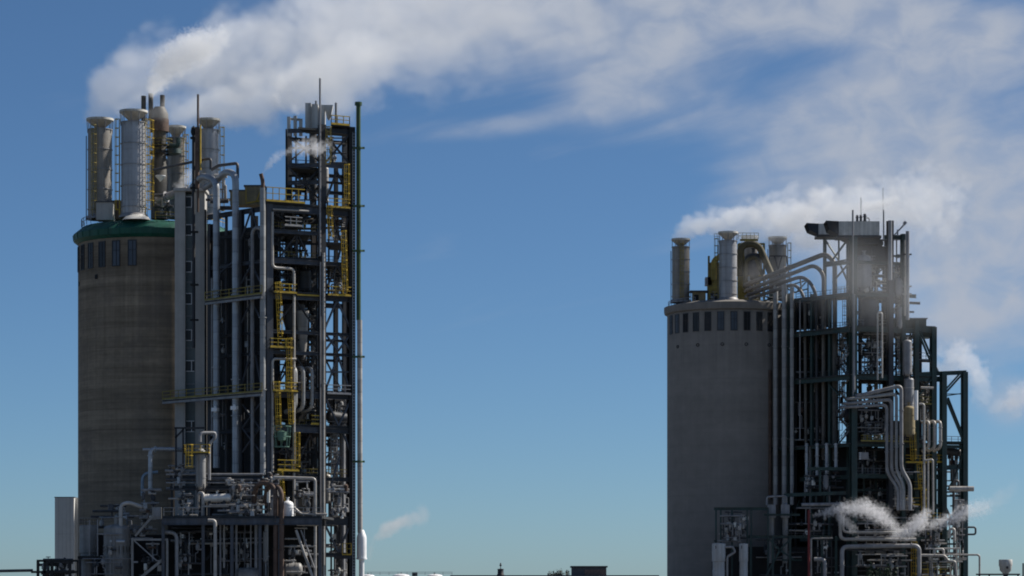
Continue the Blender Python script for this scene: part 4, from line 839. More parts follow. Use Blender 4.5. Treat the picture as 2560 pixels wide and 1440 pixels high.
pipe('smaller inner arched duct beneath the wide one on the grey tower', [W(1862, 720, 507.5), W(1866, 650, 507.5), W(1888, 640, 507.5), W(1912, 700, 507)], wd(10, 508) / 2, 'rusty_olive', bend=1.6, n=12, name='duct', cat='duct')
manifold('yellow stained small pipes at the foot of the scrubber frame on the grey tower', 1848, 690, 1920, 748, 507, 61, 12, .14, 'olive', 2, None, 5)
manifold('small pipes under the shelter beside the lone stack', 1764, 735, 1800, 756, 506, 62, 5, .12, 'pipe_dark', 1, None, 2)
# sloping gas pipes to the frame
for i, (pts, w, m) in enumerate((
    ([W(1862, 714, 506), W(1990, 663, 500), W(2064, 634, 496), W(2087, 655, 495), W(2087, 1150, 494)], 12, 'duct_brown'),
    ([W(1866, 726, 504), W(1985, 682, 499), W(2036, 662, 496.5), W(2059, 684, 496), W(2059, 1150, 495.5)], 10, 'duct_brown'),
    ([W(1868, 738, 503), W(1960, 706, 500), W(2010, 688, 498), W(2040, 726, 497), W(2043, 1150, 496.5)], 9, 'pipe_dark'),
    ([W(1872, 748, 502), W(1950, 722, 500), W(1988, 708, 499), W(2012, 742, 498), W(2015, 1150, 498)], 8, 'duct_brown'))):
    nm = ('highest and thickest', 'second highest', 'third', 'lowest and shortest')[i]
    pipe(f'{nm} sloping pipe from the grey tower, arched down into the right frame', pts, wd(w, 500) / 2, m, 'sloping arched pipes of the right plant', bend=2.6, n=14, flanges=((0, .4), (0, .8), (3, .35), (3, .75), (3, .98)))
pipe('thin pipe sloping beside the thick arched pipes', [W(1900, 722, 501), W(2000, 690, 498.5), W(2004, 730, 498.5)], .14, 'duct_brown')
t = thing('pipe_bridge', 'dark lattice bridge carrying the sloping pipes off the grey tower', 'bridge', W(1960, 730, 502))
for o in (0, 2):
    for p, q in (((1900, 735), (2020, 700)), ((1900, 755), (2020, 722)), ((1900, 735), (1930, 748)), ((1930, 748), (1960, 718)), ((1960, 718), (1990, 732)), ((1990, 732), (2020, 700)), ((2020, 700), (2020, 742))):
        mb = MB(); mb.bar(W(*p, 502 + o), W(*q, 502 + o), .22); part('bar', mb, M['dark_green_steel'], t)
t = thing('stack_stays', 'dark steel stays gripping the right stack of the grey tower', 'steel frame', W(1944, 660, 511))
for p, q in (((1924, 640), (1966, 640)), ((1924, 640), (1918, 700)), ((1966, 640), (1974, 700)), ((1936, 640), (1950, 690)), ((1955, 640), (1940, 690))):
    mb = MB(); mb.bar(W(*p, 510.6), W(*q, 510.6), .22); part('bar', mb, M['dark_steel'], t)

# ---------------------------------------------------------------- frame
QL = Plane(2135, 487, 1925, 503); QR = Plane(2135, 487, 2415, 494)
FE = thing('steel_frame', 'dark green steel process frame beside the smooth grey tower', 'steel structure', Vector((QR.a.x, QR.a.y, 0)))
DG = 'dark_green_steel'
def zQ(y, x=2135): return QR.z(x, y)
def rbeam(p, q, w, h, m=DG): return beam(p, q, w, h, m, FE)
def rbrace(p, q, w=.3, m=DG): return brace(p, q, w, m, FE)
for x, y0, w, d, m in ((2133, 592, 1.15, 1.0, DG), (2225, 552, 1.05, .9, 'dark_steel'), (2257, 585, .7, .7, DG), (2290, 800, .8, .8, DG)): column(QR, x, y0, w, d, 0, m, FE)
for x, y0, w, off in ((2333, 818, 1.0, 0), (2358, 930, 1.1, .6), (2411, 930, 1.0, .2)): column(QR, x, y0, w, .9, off, DG, FE)
for x, y0, w in ((1930, 735, .4), (1972, 735, .6), (2030, 735, .5), (2075, 740, .5)): column(QL, x, y0, w, .5, -1.2, DG, FE)
for x, y0 in ((2150, 600), (2190, 600), (2215, 600), (2260, 760), (2300, 830)): column(QR, x, y0, .5, .5, -10, 'black_steel', FE)
for x, y0 in ((2062, 590), (2120, 590)): column(QL, x, y0, .45, .45, -4, DG, FE)
FLR = [(655, .5, 2062, 2258), (735, .6, 1972, 2290), (822, .9, 1972, 2290), (942, .9, 1972, 2358), (1112, .55, 1925, 2415), (1190, .7, 2000, 2358), (1262, .6, 1925, 2358), (1345, .6, 2000, 2358)]
for y, h, xl, xr in FLR:
    z = zQ(y)
    if xr > 2135: rbeam(QR.atz(2135, z, .1), QR.atz(min(xr, 2415), z, .1), .45, h)
    if xl < 2135: rbeam(QL.atz(2135, z, .1 if y < 1190 else -2), QL.atz(xl, z, .1 if y < 1190 else -2), .45, h)
    if y > 700: rbeam(QR.atz(2150, z, -10), QR.atz(2300, z, -10), .4, h * .7, 'black_steel')
for y, x0, x1, o0, o1 in ((655, 2120, 2225, 0, -8), (735, 2135, 2258, 0, -9), (818, 2135, 2258, .2, -10), (940, 2135, 2330, .2, -10), (1108, 2135, 2340, .3, -11), (1190, 2135, 2340, 0, -11), (1262, 2120, 2358, 0, -11), (1345, 2120, 2358, 0, -11), (880, 2150, 2225, -4, -10), (1020, 2140, 2225, -3, -10)):
    z = zQ(y) + .3; mb = MB(); mb.poly([QR.atz(x0, z, o0), QR.atz(x1, z, o0), QR.atz(x1 - 4, z, o1), QR.atz(x0 + 14, z, o1)], .25); part('deck', mb, M['deck_steel'], FE)
for y, x0, x1 in ((735, 1975, 2128), (820, 1972, 2128), (940, 1975, 2128), (1112, 1925, 2128)):
    z = zQ(y) + .35; mb = MB(); mb.poly([QL.atz(x0, z, .5), QL.atz(x1, z, .5), QL.atz(x1, z, -7), QL.atz(x0, z, -3)], .22); part('deck', mb, M['deck_steel'], FE)
for x0, y0, x1, y1, w in ((2296, 832, 2340, 936, .32), (2300, 826, 2345, 930, .32), (2407, 934, 2364, 982, .32), (2403, 930, 2360, 978, .28), (2364, 985, 2408, 985, .2), (2364, 990, 2408, 983, .2), (2366, 998, 2412, 1112, .36), (2370, 994, 2414, 1106, .3), (2412, 1122, 2388, 1190, .34), (2388, 1190, 2370, 1225, .3), (2300, 985, 2330, 945, .28), (2296, 1190, 2330, 1112, .25), (2365, 1270, 2400, 1345, .35), (2400, 1345, 2375, 1430, .35), (2410, 1290, 2370, 1350, .25)):
    rbrace(QR.at(x0, y0, .2), QR.at(x1, y1, .2), w)
rbeam(QR.at(2290, 822, .1), QR.at(2338, 824, .1), .45, 1.1); rbeam(QR.at(2290, 936, .3), QR.at(2416, 931, .3), .45, .7); rbeam(QR.at(2358, 1106, .3), QR.at(2414, 1106, .3), .3, .35)
rbeam(QR.at(2358, 1170, .1), QR.at(2414, 1165, .1), .5, .8); rbeam(QR.at(2210, 593, 0), QR.at(2260, 593, 0), .5, .7)
rbeam(QR.at(2230, 640, 0), QR.at(2262, 640, 0), .25, .3); rbeam(QR.at(2230, 658, -.2), QR.at(2262, 658, -.2), .25, .25)
# cantilever truss under the inlet ducts
for x0, y0, x1, y1 in ((2062, 598, 2098, 652), (2118, 600, 2080, 652), (2097, 600, 2097, 655), (2062, 655, 2120, 655), (2060, 598, 2125, 598), (2125, 655, 2082, 705), (2098, 655, 2122, 712), (2062, 600, 2062, 660), (2062, 660, 2125, 648)):
    rbrace(QL.at(x0, y0, -3), QL.at(x1, y1, -3), .28)
for x0, y0, x1, y1 in ((2140, 665, 2215, 730), (2215, 665, 2140, 730), (2140, 830, 2215, 935), (2230, 830, 2285, 935), (2285, 830, 2230, 935), (2140, 960, 2215, 1100), (2215, 960, 2140, 1100), (2230, 960, 2285, 1040)):
    rbrace(QR.at(x0, y0, -9.8), QR.at(x1, y1, -9.8), .25, 'black_steel')
rbrace(QL.at(2072, 960, -.8), QL.at(2100, 990, -.8)); rbrace(QL.at(2000, 1250, -2), QL.at(1985, 1290, -2))
def rplat(x0, x1, y, o0, o1, m='yellow', h=1.2, toe=True):
    z = QR.z((x0 + x1) / 2, y, o0); A, B, Cc, Dd = QR.atz(x0, z, o0), QR.atz(x1, z, o0), QR.atz(x1, z, o1), QR.atz(x0, z, o1)
    mb = MB(); mb.poly([A, B, Cc, Dd], .22); part('platform', mb, M['deck_steel'], FE)
    if toe:
        mb = MB(); mb.bar(A + Vector((0, -.06, 0)), B + Vector((0, -.06, 0)), .06, .2); part('toe_board', mb, M[m], FE)
    railing(FE, [Dd, A, B, Cc], m, h=h, t=.09, gap=1.2)
rplat(2152, 2280, 1103, .9, -1, 'olive', .9); rplat(2264, 2318, 1156, 1.2, -1); rplat(2318, 2362, 1155, .4, -1.5); rplat(2284, 2316, 1222, .9, -1, 'olive'); rplat(2318, 2362, 1335, .3, -2, 'olive'); rplat(2304, 2380, 1424, .9, -2, 'olive'); rplat(2290, 2338, 1010, .3, -3, 'olive'); rplat(2362, 2412, 1106, .2, -3, 'pipe_mid', 1.0, False); rplat(2296, 2334, 900, -2, -4, 'pipe_mid')
mb = MB(); z = QL.z(2110, 728); railing(FE, [QL.atz(2088, z, -2), QL.atz(2126, z, -2)], 'pipe_mid', gap=.8, kick=False)
for bx, by, tx, ty, m in ((2283, 1150, 2280, 1082, 'yellow'), (2303, 1222, 2298, 1160, 'yellow'), (2311, 1290, 2308, 1225, 'yellow'), (2284, 1440, 2284, 1355, 'yellow'), (2112, 815, 2112, 745, 'pipe_mid'), (2104, 930, 2104, 848, 'pipe_mid')):
    a, q = (QR.at(bx, by, 1.3), QR.at(tx, ty, 1.3)) if bx > 2140 else (QL.at(bx, by, -4), QL.at(tx, ty, -4)); ladder(FE, a, q, QR.n, .85, True, m, k=1.4)
# step-out housings on the right
t = thing('switch_housing', 'flat topped dark housing stepping out right of the right frame', 'housing', QR.at(2290, 822, -2))
for x0, x1, y0, y1, Y in ((2236, 2316, 797, 826, 491.5), (2288, 2330, 818, 842, 493)):
    a, c = W(x0, y1, Y), W(x1, y0, Y); mb = MB(); mb.box(((a.x + c.x) / 2, Y + 2, (a.z + c.z) / 2), (c.x - a.x, 4, c.z - a.z)); part('casing', mb, M[DG], t)
a, c = W(2236, 797, 491.4), W(2318, 797, 491.4); mb = MB(); mb.box(((a.x + c.x) / 2, 493.5, a.z + .08), (c.x - a.x + .2, 4.4, .16)); part('roof', mb, M['pipe_mid'], t)
# inlet duct boxes on top
def duct_box(label, x0, x1, xs, y0, y1, Y, dpt, xm):
    t = thing('intake_duct', label, 'duct', W(x1, y1, Y)); a, c = W(x0, y1, Y), W(x1, y0, Y); lo, hi = a.z, c.z
    n = max(2, int((x1 - x0) / 32)); ext = W(xs, y0, Y)
    for i in range(n):
        p = a.x + (c.x - a.x) * i / n; q = a.x + (c.x - a.x) * (i + 1) / n; e = .015 if i % 2 else 0
        mb = MB(); mb.box(((p + q) / 2, Y + dpt / 2, (lo + hi) / 2), (q - p - .03, dpt - e, hi - lo - e)); part('casing', mb, M['duct_grey'], t)
    # flared mouth, open end towards the grey tower
    mb = MB(); f0, f1 = Y - .05, Y + dpt + .05
    vs = [(a.x, f0, lo), (a.x, f1, lo), (a.x, f1, hi), (a.x, f0, hi), (ext.x, f0 - .5, hi - (hi - lo) * .62), (ext.x, f1 + .5, hi - (hi - lo) * .62), (ext.x - .5, f1 + .5, hi + .05), (ext.x - .5, f0 - .5, hi + .05)]
    mb.add(vs, [(0, 1, 5, 4), (1, 2, 6, 5), (2, 3, 7, 6), (3, 0, 4, 7)]); part('mouth', mb, M['dark_steel'], t)
    mb = MB(); mb.box(((a.x + c.x) / 2, Y + dpt / 2, lo - .25), (c.x - a.x + .6, dpt + .4, .4)); part('base', mb, M['dark_steel'], t)
    return t
duct_box('long pale box duct with a dark flared mouth on top of the right frame', 2097, 2199, 2072, 553, 588, 488, 3.4, 0)
duct_box('smaller shadowed box duct behind the long pale one', 2046, 2085, 2023, 559, 586, 496, 3.4, 0)
t = thing('roof_fan_casing', 'dark inverted funnel casing under the long box duct', 'casing', W(2150, 600, 490))
a, c = W(2098, 612, 490), W(2200, 592, 490); mb = MB(); mb.add([(a.x, 488.6, c.z), (c.x, 488.6, c.z), (c.x, 493, c.z), (a.x, 493, c.z), (a.x + 2.6, 488.8, a.z), (c.x - .5, 488.8, a.z), (c.x - .5, 493, a.z), (a.x + 2.6, 493, a.z)], [(0, 1, 2, 3), (4, 5, 6, 7), (0, 1, 5, 4), (1, 2, 6, 5), (2, 3, 7, 6), (3, 0, 4, 7)]); part('hopper', mb, M['dark_steel'], t)
for x0, x1, y0, y1, Y in ((2128, 2205, 600, 655, 491), (2146, 2176, 655, 738, 491.5), (2180, 2225, 620, 660, 490.5)):
    a, c = W(x0, y1, Y), W(x1, y0, Y); mb = MB(); mb.box(((a.x + c.x) / 2, Y + 1.5, (a.z + c.z) / 2), (c.x - a.x, 3, c.z - a.z)); part('casing', mb, M['dark_steel'], t)
for i, (x, y0, w) in enumerate(((2143, 538, 6), (2152, 538, 6), (2162, 535, 7))):
    nm = ('left', 'middle', 'right')[i]
    o = pipe(f'{nm} stub vent of the three steaming on the box duct', [W(x, 560, 489), W(x, y0, 489)], wd(w, 489) / 2, 'pipe_dark', 'stub vents on the box duct', flanges=((0, .3), (0, .75)), name='stub_vent', cat='vent')
pipe('small hooked pipe right of the three stub vents', [W(2166, 545, 489), W(2173, 545, 489), W(2173, 560, 489)], .1, 'pipe_mid', bend=.3)
for x, y0, y1, w, lab, m in ((2132, 525, 1000, 4.5, 'pale mast pipe up the corner column through the box duct', 'pipe_mid'), (2209, 525, 600, 4, 'short pole at the right end of the box duct', 'pipe_mid'), (2152.5, 494, 553, 1.6, 'needle thin lightning rod above the stub vents', 'dark_steel'), (2207.5, 470, 530, 1.2, 'thinnest tall lightning rod at the right of the steam puff', 'dark_steel')):
    mb = MB(); mb.tube([W(x, y1, 486.4), W(x, y0, 486.4)], wd(w, 486) / 2, 8); solo('mast', lab, 'mast', mb, M[m])
mb = MB(); mb.tube([W(2225, 700, 486.9), W(2225, 552, 486.9)], wd(10.5, 487) / 2, 12); solo('vent_pipe', 'thick grey vent pipe rising above the right end of the upper beam', 'vent pipe', mb, M['pipe_mid'])
mb = MB(); mb.tube([W(2269, 800, 489), W(2269, 578, 489)], wd(9.5, 489) / 2, 12); o = solo('vent_pipe', 'free standing round vent pipe at the right edge of the right frame top', 'vent pipe', mb, M['pipe_mid'])
for y in (636, 716, 735):
    mb = MB(); mb.bar(W(2256, y, 489), W(2279, y, 489), .25, .25); part('clamp', mb, M['dark_steel'] if y < 700 else M['pipe_pale'], o)
mb = MB(); mb.tube([W(2262, 790, 489.6), W(2262, 600, 489.6)], wd(5, 489) / 2, 10); solo('pipe', 'slim grey pipe beside the free standing vent pipe', 'pipe', mb, M['pipe_pale'])
t = thing('jib_crane', 'small slanting jib crane on the right frame top', 'crane', W(2244, 592, 489))
for p, q, w in (((2235, 588), (2264, 556), .16), ((2232, 592), (2262, 562), .12), ((2244, 590), (2244, 574), .25), ((2259, 555), (2265, 560), .5)):
    mb = MB(); mb.bar(W(*p, 489), W(*q, 489), w); part('boom' if w < .2 else 'post', mb, M['pipe_mid'], t)
# vessels in the upper frame
drum('grey domed vessel in the haze under the box duct', W(2160, 715, 489), W(2160, 650, 489), 1.3, 'pipe_mid', legs=1.2, head=.7)
drum('tall dark vessel on the deck below the haze in the right frame', W(2172, 818, 490), W(2172, 755, 490), 1.5, 'pipe_dark', legs=.6, head=.6)
drum('round headed dark drum beside the two thick vent pipes', W(2246, 735, 490), W(2246, 705, 490), .8, 'pipe_mid', legs=1, head=.8)
drum('slim grey vessel in the corner between the deck and the step-out', W(2249, 820, 490), W(2249, 770, 490), .55, 'pipe_mid', legs=1)
drum('cylinder vessel hanging behind the right column at the middle deck', W(2268, 935, 489), W(2268, 855, 489), .8, 'pipe_mid', legs=.8)
drum('upright grey column in the right frame at the fourth deck', W(2272, 1030, 489), W(2272, 950, 489), .85, 'pipe_mid', legs=1, band_m='pipe_pale')
drum('ochre stained vessel beside the white upright pipe in the right frame', W(2272, 1085, 488.2), W(2272, 1022, 488.2), 1.05, 'ochre_panel', legs=1)
drum('dark drum lying behind the loop pipes at the fourth deck', W(2118, 1040, 492), W(2200, 1042, 492), 1.2, 'black_steel', legs=1)
drum('pale round bulb vessel between the riser pipes of the right plant', W(2030, 888, 499.5), W(2030, 862, 499.5), .5, 'ochre_panel', legs=.6, head=.9)
drum('dark drum in the right frame step-out under the long brace', W(2366, 1128, 496), W(2398, 1132, 496), .65, 'pipe_dark', legs=.6)
b = W(2160, 1140, 487.5); t = thing('instrument_box', 'white slatted instrument box in the shadow of the right frame', 'instrument box', b)
mb = MB(); mb.box(b, (1.4, .7, 1.2)); part('body', mb, M['pipe_mid'], t)
for k in range(4):
    mb = MB(); mb.box(b + Vector((-.72, -.2, -.5 + k * .33)), (.35, .4, .18)); part('slat', mb, M['white_paint'], t)
for p in (((2183, 995), (2183, 1060)), ((2164, 1060), (2164, 1108)), ((2182, 1060), (2182, 1108))):
    pass
# vertical risers of the left face
GR = 'pale riser pipes beside the grey tower'
for i, (x, y0, y1, w, m, lab) in enumerate(((1925, 925, 1248, 8, 'pipe_rust', 'slim brown pipe against the grey tower, shortest of the risers'), (1939, 712, 1262, 12.5, 'riser_grey', 'pale riser pipe nearest the grey tower'), (1961, 712, 1262, 13, 'riser_grey', 'pale riser pipe second from the grey tower'), (1980, 718, 1262, 10, 'riser_grey', 'pale riser pipe third from the grey tower'),
                                          (2000, 750, 1100, 3.5, 'pipe_mid', 'thread thin pipe right of the three pale risers'), (2025, 1115, 1400, 3, 'pipe_mid', 'thread thin pipe low between the flanged risers'))):
    o = pipe(lab, [QL.at(x, y1, .8 if x < 1990 else .2), QL.at(x, y0, .8 if x < 1990 else .2)], wd(w, 500) / 2, m, GR if m == 'riser_grey' else None, name='riser_pipe', cat='pipe', n=14, flanges=((0, .3), (0, .72)) if w > 9 else ())
for i, x in enumerate((2017, 2043, 2067, 2090)):
    nm = ('first', 'second', 'third', 'fourth')[i]; Yq = QL.Yat(x, .5)
    pipe(f'{nm} flanged lower pipe from the left under the walkway of the right frame', [W(x, (1230, 1190, 1185, 1170)[i], Yq), W(x, 1108, Yq)], wd(8.5, Yq) / 2, 'pipe_grey', 'flanged pipes under the walkway', flanges=((0, .3), (0, .62), (0, .95)), n=12)
pipe('pale pipe hugging the corner column in the middle of the right frame', [QR.at(2135, 980, .9), QR.at(2135, 735, .9)], wd(6, 487) / 2, 'pipe_mid')
pipe('tall pale loop pipe, left leg of the pair up the right frame', [W(2194, 950, 485.6), W(2194, 782, 485.6), W(2205, 782, 485.6), W(2205, 945, 485.6)], wd(4.5, 486) / 2, 'pipe_pale', bend=.3, flanges=((0, .4), (2, .6)))
pipe('white stub pipe at the top of the vessel right of the corner column', [W(2164, 722, 486), W(2168, 730, 486)], .4, 'pipe_pale')
# the four looping pipes
for i, (yh, xl, xd, sh) in enumerate(((1018, 2102, 2217, 28), (1009, 2110, 2229, 24), (998, 2118, 2241, 18), (990, 2140, 2253, 22))):
    nm = ('lowest', 'second lowest', 'second highest', 'highest')[i]; Yq = 485.2 - i * .12
    pipe(f'{nm} of four pale pipes looping over and down the right frame front', [W(xl, yh, Yq + 2), W(xl + 4, yh, Yq), W(xd, yh - (26 if i == 3 else 6 + i * 4), Yq), W(xd, 1180 - i * 3, Yq), W(xd + sh, 1222 - i * 4, Yq), W(xd + sh, 1275, Yq)], wd(8 if i < 3 else 10, Yq) / 2, 'pipe_mid' if i != 2 else 'riser_grey', 'four looping pipes on the right frame', bend=.9, n=12, flanges=((2, .3), (2, .7)))
for i, x in enumerate((2322, 2337, 2351)):
    nm = ('left', 'middle', 'right')[i]
    pipe(f'{nm} one of three hook shaped pale pipes near the yellow platform', [W(x - 16, 1056, 490), W(x, 1052, 488.6), W(x, 1120, 488.6), W(x - 16, 1128, 490)], wd(8, 489) / 2, 'pipe_pale', 'three hook shaped pipes', bend=.8, n=12, flanges=((1, .25), (1, .75)))
pipe('bright white upright pipe right of the four looping pipes', [W(2290, 1050, 487), W(2290, 976, 487)], wd(10, 487) / 2, 'white_paint', n=14)
pipe('pale pipe with a square top beside the yellow platforms', [W(2298, 1010, 486.5), W(2310, 1010, 486.5), W(2310, 1290, 486.5)], wd(6, 486) / 2, 'pipe_pale', bend=.5, flanges=((1, .5),))
pipe('slender pale pipe left of the outer frame column', [W(2320, 1150, 486.8), W(2320, 1280, 486.8)], wd(5, 486) / 2, 'pipe_pale')
pipe('second slender pale pipe with a curled top beside the outer column', [W(2308, 1152, 486.4), W(2332, 1148, 486.4), W(2333, 1285, 486.4)], wd(5, 486) / 2, 'pipe_pale', bend=.4)
pipe('white capped pipe stub below the upper right brace', [W(2302, 969, 489), W(2334, 970, 489)], wd(6, 489) / 2, 'pipe_pale')
# lower works
drum('white barrel sticking out to the right of the outer frame column', W(2374, 1222, 489), W(2434, 1222, 489), wd(13, 489) / 2, 'pipe_pale', 'barrel', 'vessel', bands=2, nozzle=False, head=.15)
pipe('thick black pipe with a hooked top behind the white barrel', [W(2384, 1290, 491), W(2384, 1202, 491), W(2396, 1202, 491), W(2396, 1215, 491)], wd(7, 491) / 2, 'pipe_dark', bend=.5)
pipe('dark square loop pipe at the outer right edge of the right plant', [W(2418, 1318, 489), W(2439, 1318, 489), W(2439, 1336, 489), W(2418, 1336, 489)], wd(5, 489) / 2, 'pipe_dark', bend=.4)
pipe('pale pipe stepping out and down at the far right of the right plant', [W(2385, 1387, 487), W(2449, 1387, 487), W(2449, 1445, 487)], wd(5, 487) / 2, 'pipe_pale', bend=.5)
pipe('white pipe angle turning right above the lower steam cloud', [W(2108, 1285, 483), W(2108, 1330, 483), W(2262, 1331, 483)], wd(6.5, 483) / 2, 'pipe_pale', bend=.7, n=14, flanges=((1, .4),))
pipe('thicker pale pipe angle below the white one at the lower steam', [W(2101, 1278, 483.2), W(2101, 1348, 483.2), W(2290, 1349, 483.2)], wd(9, 483) / 2, 'pipe_pale', bend=.9, n=14, flanges=((1, .2), (1, .5), (1, .8)))
pipe('big pale pipe gate low in front of the right plant', [W(2105, 1445, 482.5), W(2105, 1367, 482.5), W(2298, 1364, 482.5), W(2298, 1445, 482.5)], wd(11, 482) / 2, 'pipe_mid', bend=1.0, n=14, flanges=((0, .4), (1, .3), (1, .9)))
pipe('pale bent pipe at the bottom left below the red pole', [W(2035, 1398, 483), W(2062, 1398, 483), W(2062, 1445, 483)], wd(10, 483) / 2, 'pipe_mid', bend=.8, n=14)
pipe('thin pale square arch of pipe beside the red pole', [W(2028, 1445, 483.5), W(2028, 1346, 483.5), W(2082, 1345, 483.5)], wd(4, 483) / 2, 'pipe_pale', bend=.3)
pipe('thin pipe running level across the lowest bay of the right plant', [W(2205, 1390, 484), W(2210, 1390, 484), W(2270, 1390, 484)], .12, 'pipe_mid')
pipe('pale pipe stair of bends at the bottom of the right frame', [W(2300, 1388, 483.5), W(2362, 1389, 483.5), W(2370, 1403, 483.5), W(2388, 1403, 483.5), W(2391, 1445, 483.5)], wd(7, 483) / 2, 'pipe_pale', bend=.5, flanges=((0, .6),))
pipe('small pale pipe bridge above the pipe stair', [W(2335, 1388, 484), W(2335, 1373, 484), W(2359, 1373, 484), W(2359, 1388, 484)], wd(6, 484) / 2, 'pipe_pale', bend=.4)
pipe('pale curled pipe beside the lowest yellow railing', [W(2374, 1345, 486), W(2374, 1322, 486), W(2386, 1322, 486), W(2386, 1352, 486)], wd(7, 486) / 2, 'pipe_pale', bend=.5)
mb = MB(); mb.tube([W(2022, 1445, 482.8), W(2022, 1275, 482.8)], wd(6, 483) / 2, 10); solo('pole', 'dark red painted pole in the lower right plant', 'pole', mb, M['red_paint'])
for i, (x, w, yt) in enumerate(((1929, 13, 1262), (1963, 14, 1250))):
    t = drum(('left one of two pale slim vessels beside the grey tower foot', 'right one of two pale slim vessels beside the grey tower foot')[i], W(x, 1334, 488), W(x, yt + 14, 488), wd(w, 488) / 2, 'tank_grey', 'slim_vessel', 'vessel', 'two slim vessels at the grey tower foot', bands=3, legs=5, skirt=True, head=.9)
    mb = MB(); mb.box(W(x, 1278, 487.4), (wd(w, 488) * 1.5, .8, 2.2)); part('casing', mb, M['pipe_mid'], t)
pipe('pale pipe bridging the tops of the two slim vessels', [W(1917, 1262, 488), W(1917, 1242, 488), W(1966, 1240, 488), W(1966, 1262, 488)], wd(5, 488) / 2, 'pipe_mid', bend=.4)
for x, x2, lab in ((1797, 34, 'wide white upright tank lowest left beside the grey tower'), (1859, 22, 'narrow white upright tank right of the wide white one')):
    t = drum(lab, W(x, 1403, 481), W(x, 1360, 481), wd(x2, 481) / 2, 'tank_pale', 'white_tank', 'tank', bands=1, legs=7, skirt=True, head=.14, nozzle=False)
    mb = MB(); r_ = wd(x2, 481) / 2; mb.lathe([(r_ * .8, -6), (r_ * .95, -1.2), (r_ * .7, -.15), (0, -.1)], W(x, 1408, 481), 24); part('lower_shell', mb, M['tank_pale'], t)
    mb = MB(); mb.box(W(x - x2 * .25, 1368, 481) + Vector((0, -r_ * .9, 0)), (.12, .12, .5)); part('gauge', mb, M['dark_steel'], t)
pipe('thin grey pipe joining the two white tanks', [W(1812, 1368, 480.5), W(1832, 1367, 480.5), W(1838, 1380, 480.5), W(1818, 1392, 480.5), W(1818, 1445, 480.5)], .2, 'pipe_mid', bend=.3)
LF = thing('low_process_frame', 'low dark green steel frame at the foot of the grey tower', 'steel structure', W(1880, 1445, 486))
for x in (1790, 1802, 1830, 1868, 1878, 1920):
    mb = MB(); mb.bar(W(x, 1440, 486), W(x, 1272, 486), .28); part('column', mb, M[DG], LF)
for y, x0, x1, h in ((1272, 1785, 1922, .5), (1342, 1870, 2080, .5), (1287, 1910, 2000, .35), (1400, 1955, 2005, .25), (1352, 1785, 1850, .3)):
    mb = MB(); mb.ibeam(W(x0, y, 486), W(x1, y, 486), .35, h); part('beam', mb, M[DG], LF)
for x0, y0, x1, y1 in ((1920, 1345, 1950, 1375), (1978, 1345, 1950, 1375), (1950, 1375, 1915, 1440), (1950, 1375, 1985, 1400)):
    mb = MB(); mb.bar(W(x0, y0, 485.5), W(x1, y1, 485.5), .3); part('brace', mb, M[DG], LF)
for x in (1877, 1932, 1975, 2055, 2090):
    mb = MB(); mb.bar(W(x, 1445, 485.6), W(x, 1340, 485.6), .35); part('column', mb, M[DG], LF)
railing(LF, [W(1965, 1342, 485), W(2080, 1342, 485)], 'pipe_dark', gap=1.5, kick=False)
# portal and shelter in front of the risers
t = thing('portal_frame', 'dark portal frame hung with hoses between the risers and the right frame', 'steel frame', W(2050, 1240, 489))
for p, q, w in (((2018, 1172), (2122, 1172), .55), ((2050, 1178), (2050, 1240), .35), ((2122, 1172), (2122, 1240), .35), ((1960, 1238), (2115, 1232), .6), ((2040, 1240), (2040, 1262), .25), ((2068, 1240), (2068, 1262), .25), ((2100, 1240), (2100, 1262), .25)):
    mb = MB(); mb.bar(W(*p, 489), W(*q, 489), w); part('bar', mb, M[DG], t)
pipe('grey double pipe lying level under the dark portal frame', [W(2004, 1262, 487.5), W(2108, 1260, 487.5)], wd(9, 487) / 2, 'pipe_mid')
drum('pale hooded vessel standing inside the portal frame', W(2065, 1220, 490), W(2065, 1192, 490), .45, 'pipe_mid', legs=1, head=.9)
# black screens added deep inside, their colour standing for interior shade
t = thing('shade_screen', 'added black screen standing for deep shade inside the right steel frame', 'wall', QR.atz(2200, 0, -11.5))
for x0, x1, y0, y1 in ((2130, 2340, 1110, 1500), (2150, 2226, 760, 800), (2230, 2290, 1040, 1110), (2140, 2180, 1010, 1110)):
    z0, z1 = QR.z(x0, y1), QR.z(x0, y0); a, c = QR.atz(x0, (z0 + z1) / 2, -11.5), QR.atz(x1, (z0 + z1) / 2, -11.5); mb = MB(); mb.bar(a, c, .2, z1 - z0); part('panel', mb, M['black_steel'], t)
t = thing('shade_wall', 'added black wall carrying the shade behind the riser pipes of the right plant', 'wall', QL.atz(2020, 0, -4.5))  # added wall, shade behind the risers put into its black colour
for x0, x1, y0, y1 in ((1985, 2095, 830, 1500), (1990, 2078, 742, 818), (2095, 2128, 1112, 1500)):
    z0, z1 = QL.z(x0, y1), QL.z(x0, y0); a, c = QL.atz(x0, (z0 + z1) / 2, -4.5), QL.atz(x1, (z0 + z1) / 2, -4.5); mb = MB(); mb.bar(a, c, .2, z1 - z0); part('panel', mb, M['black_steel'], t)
mb = MB(); mb.bar(W(1780, 1440, 492), W(2100, 1440, 492), .2, 10); solo('retaining_wall', 'near black wall behind the low green frame at the grey tower foot', 'wall', mb, M['black_steel'], W(1900, 1440, 492))
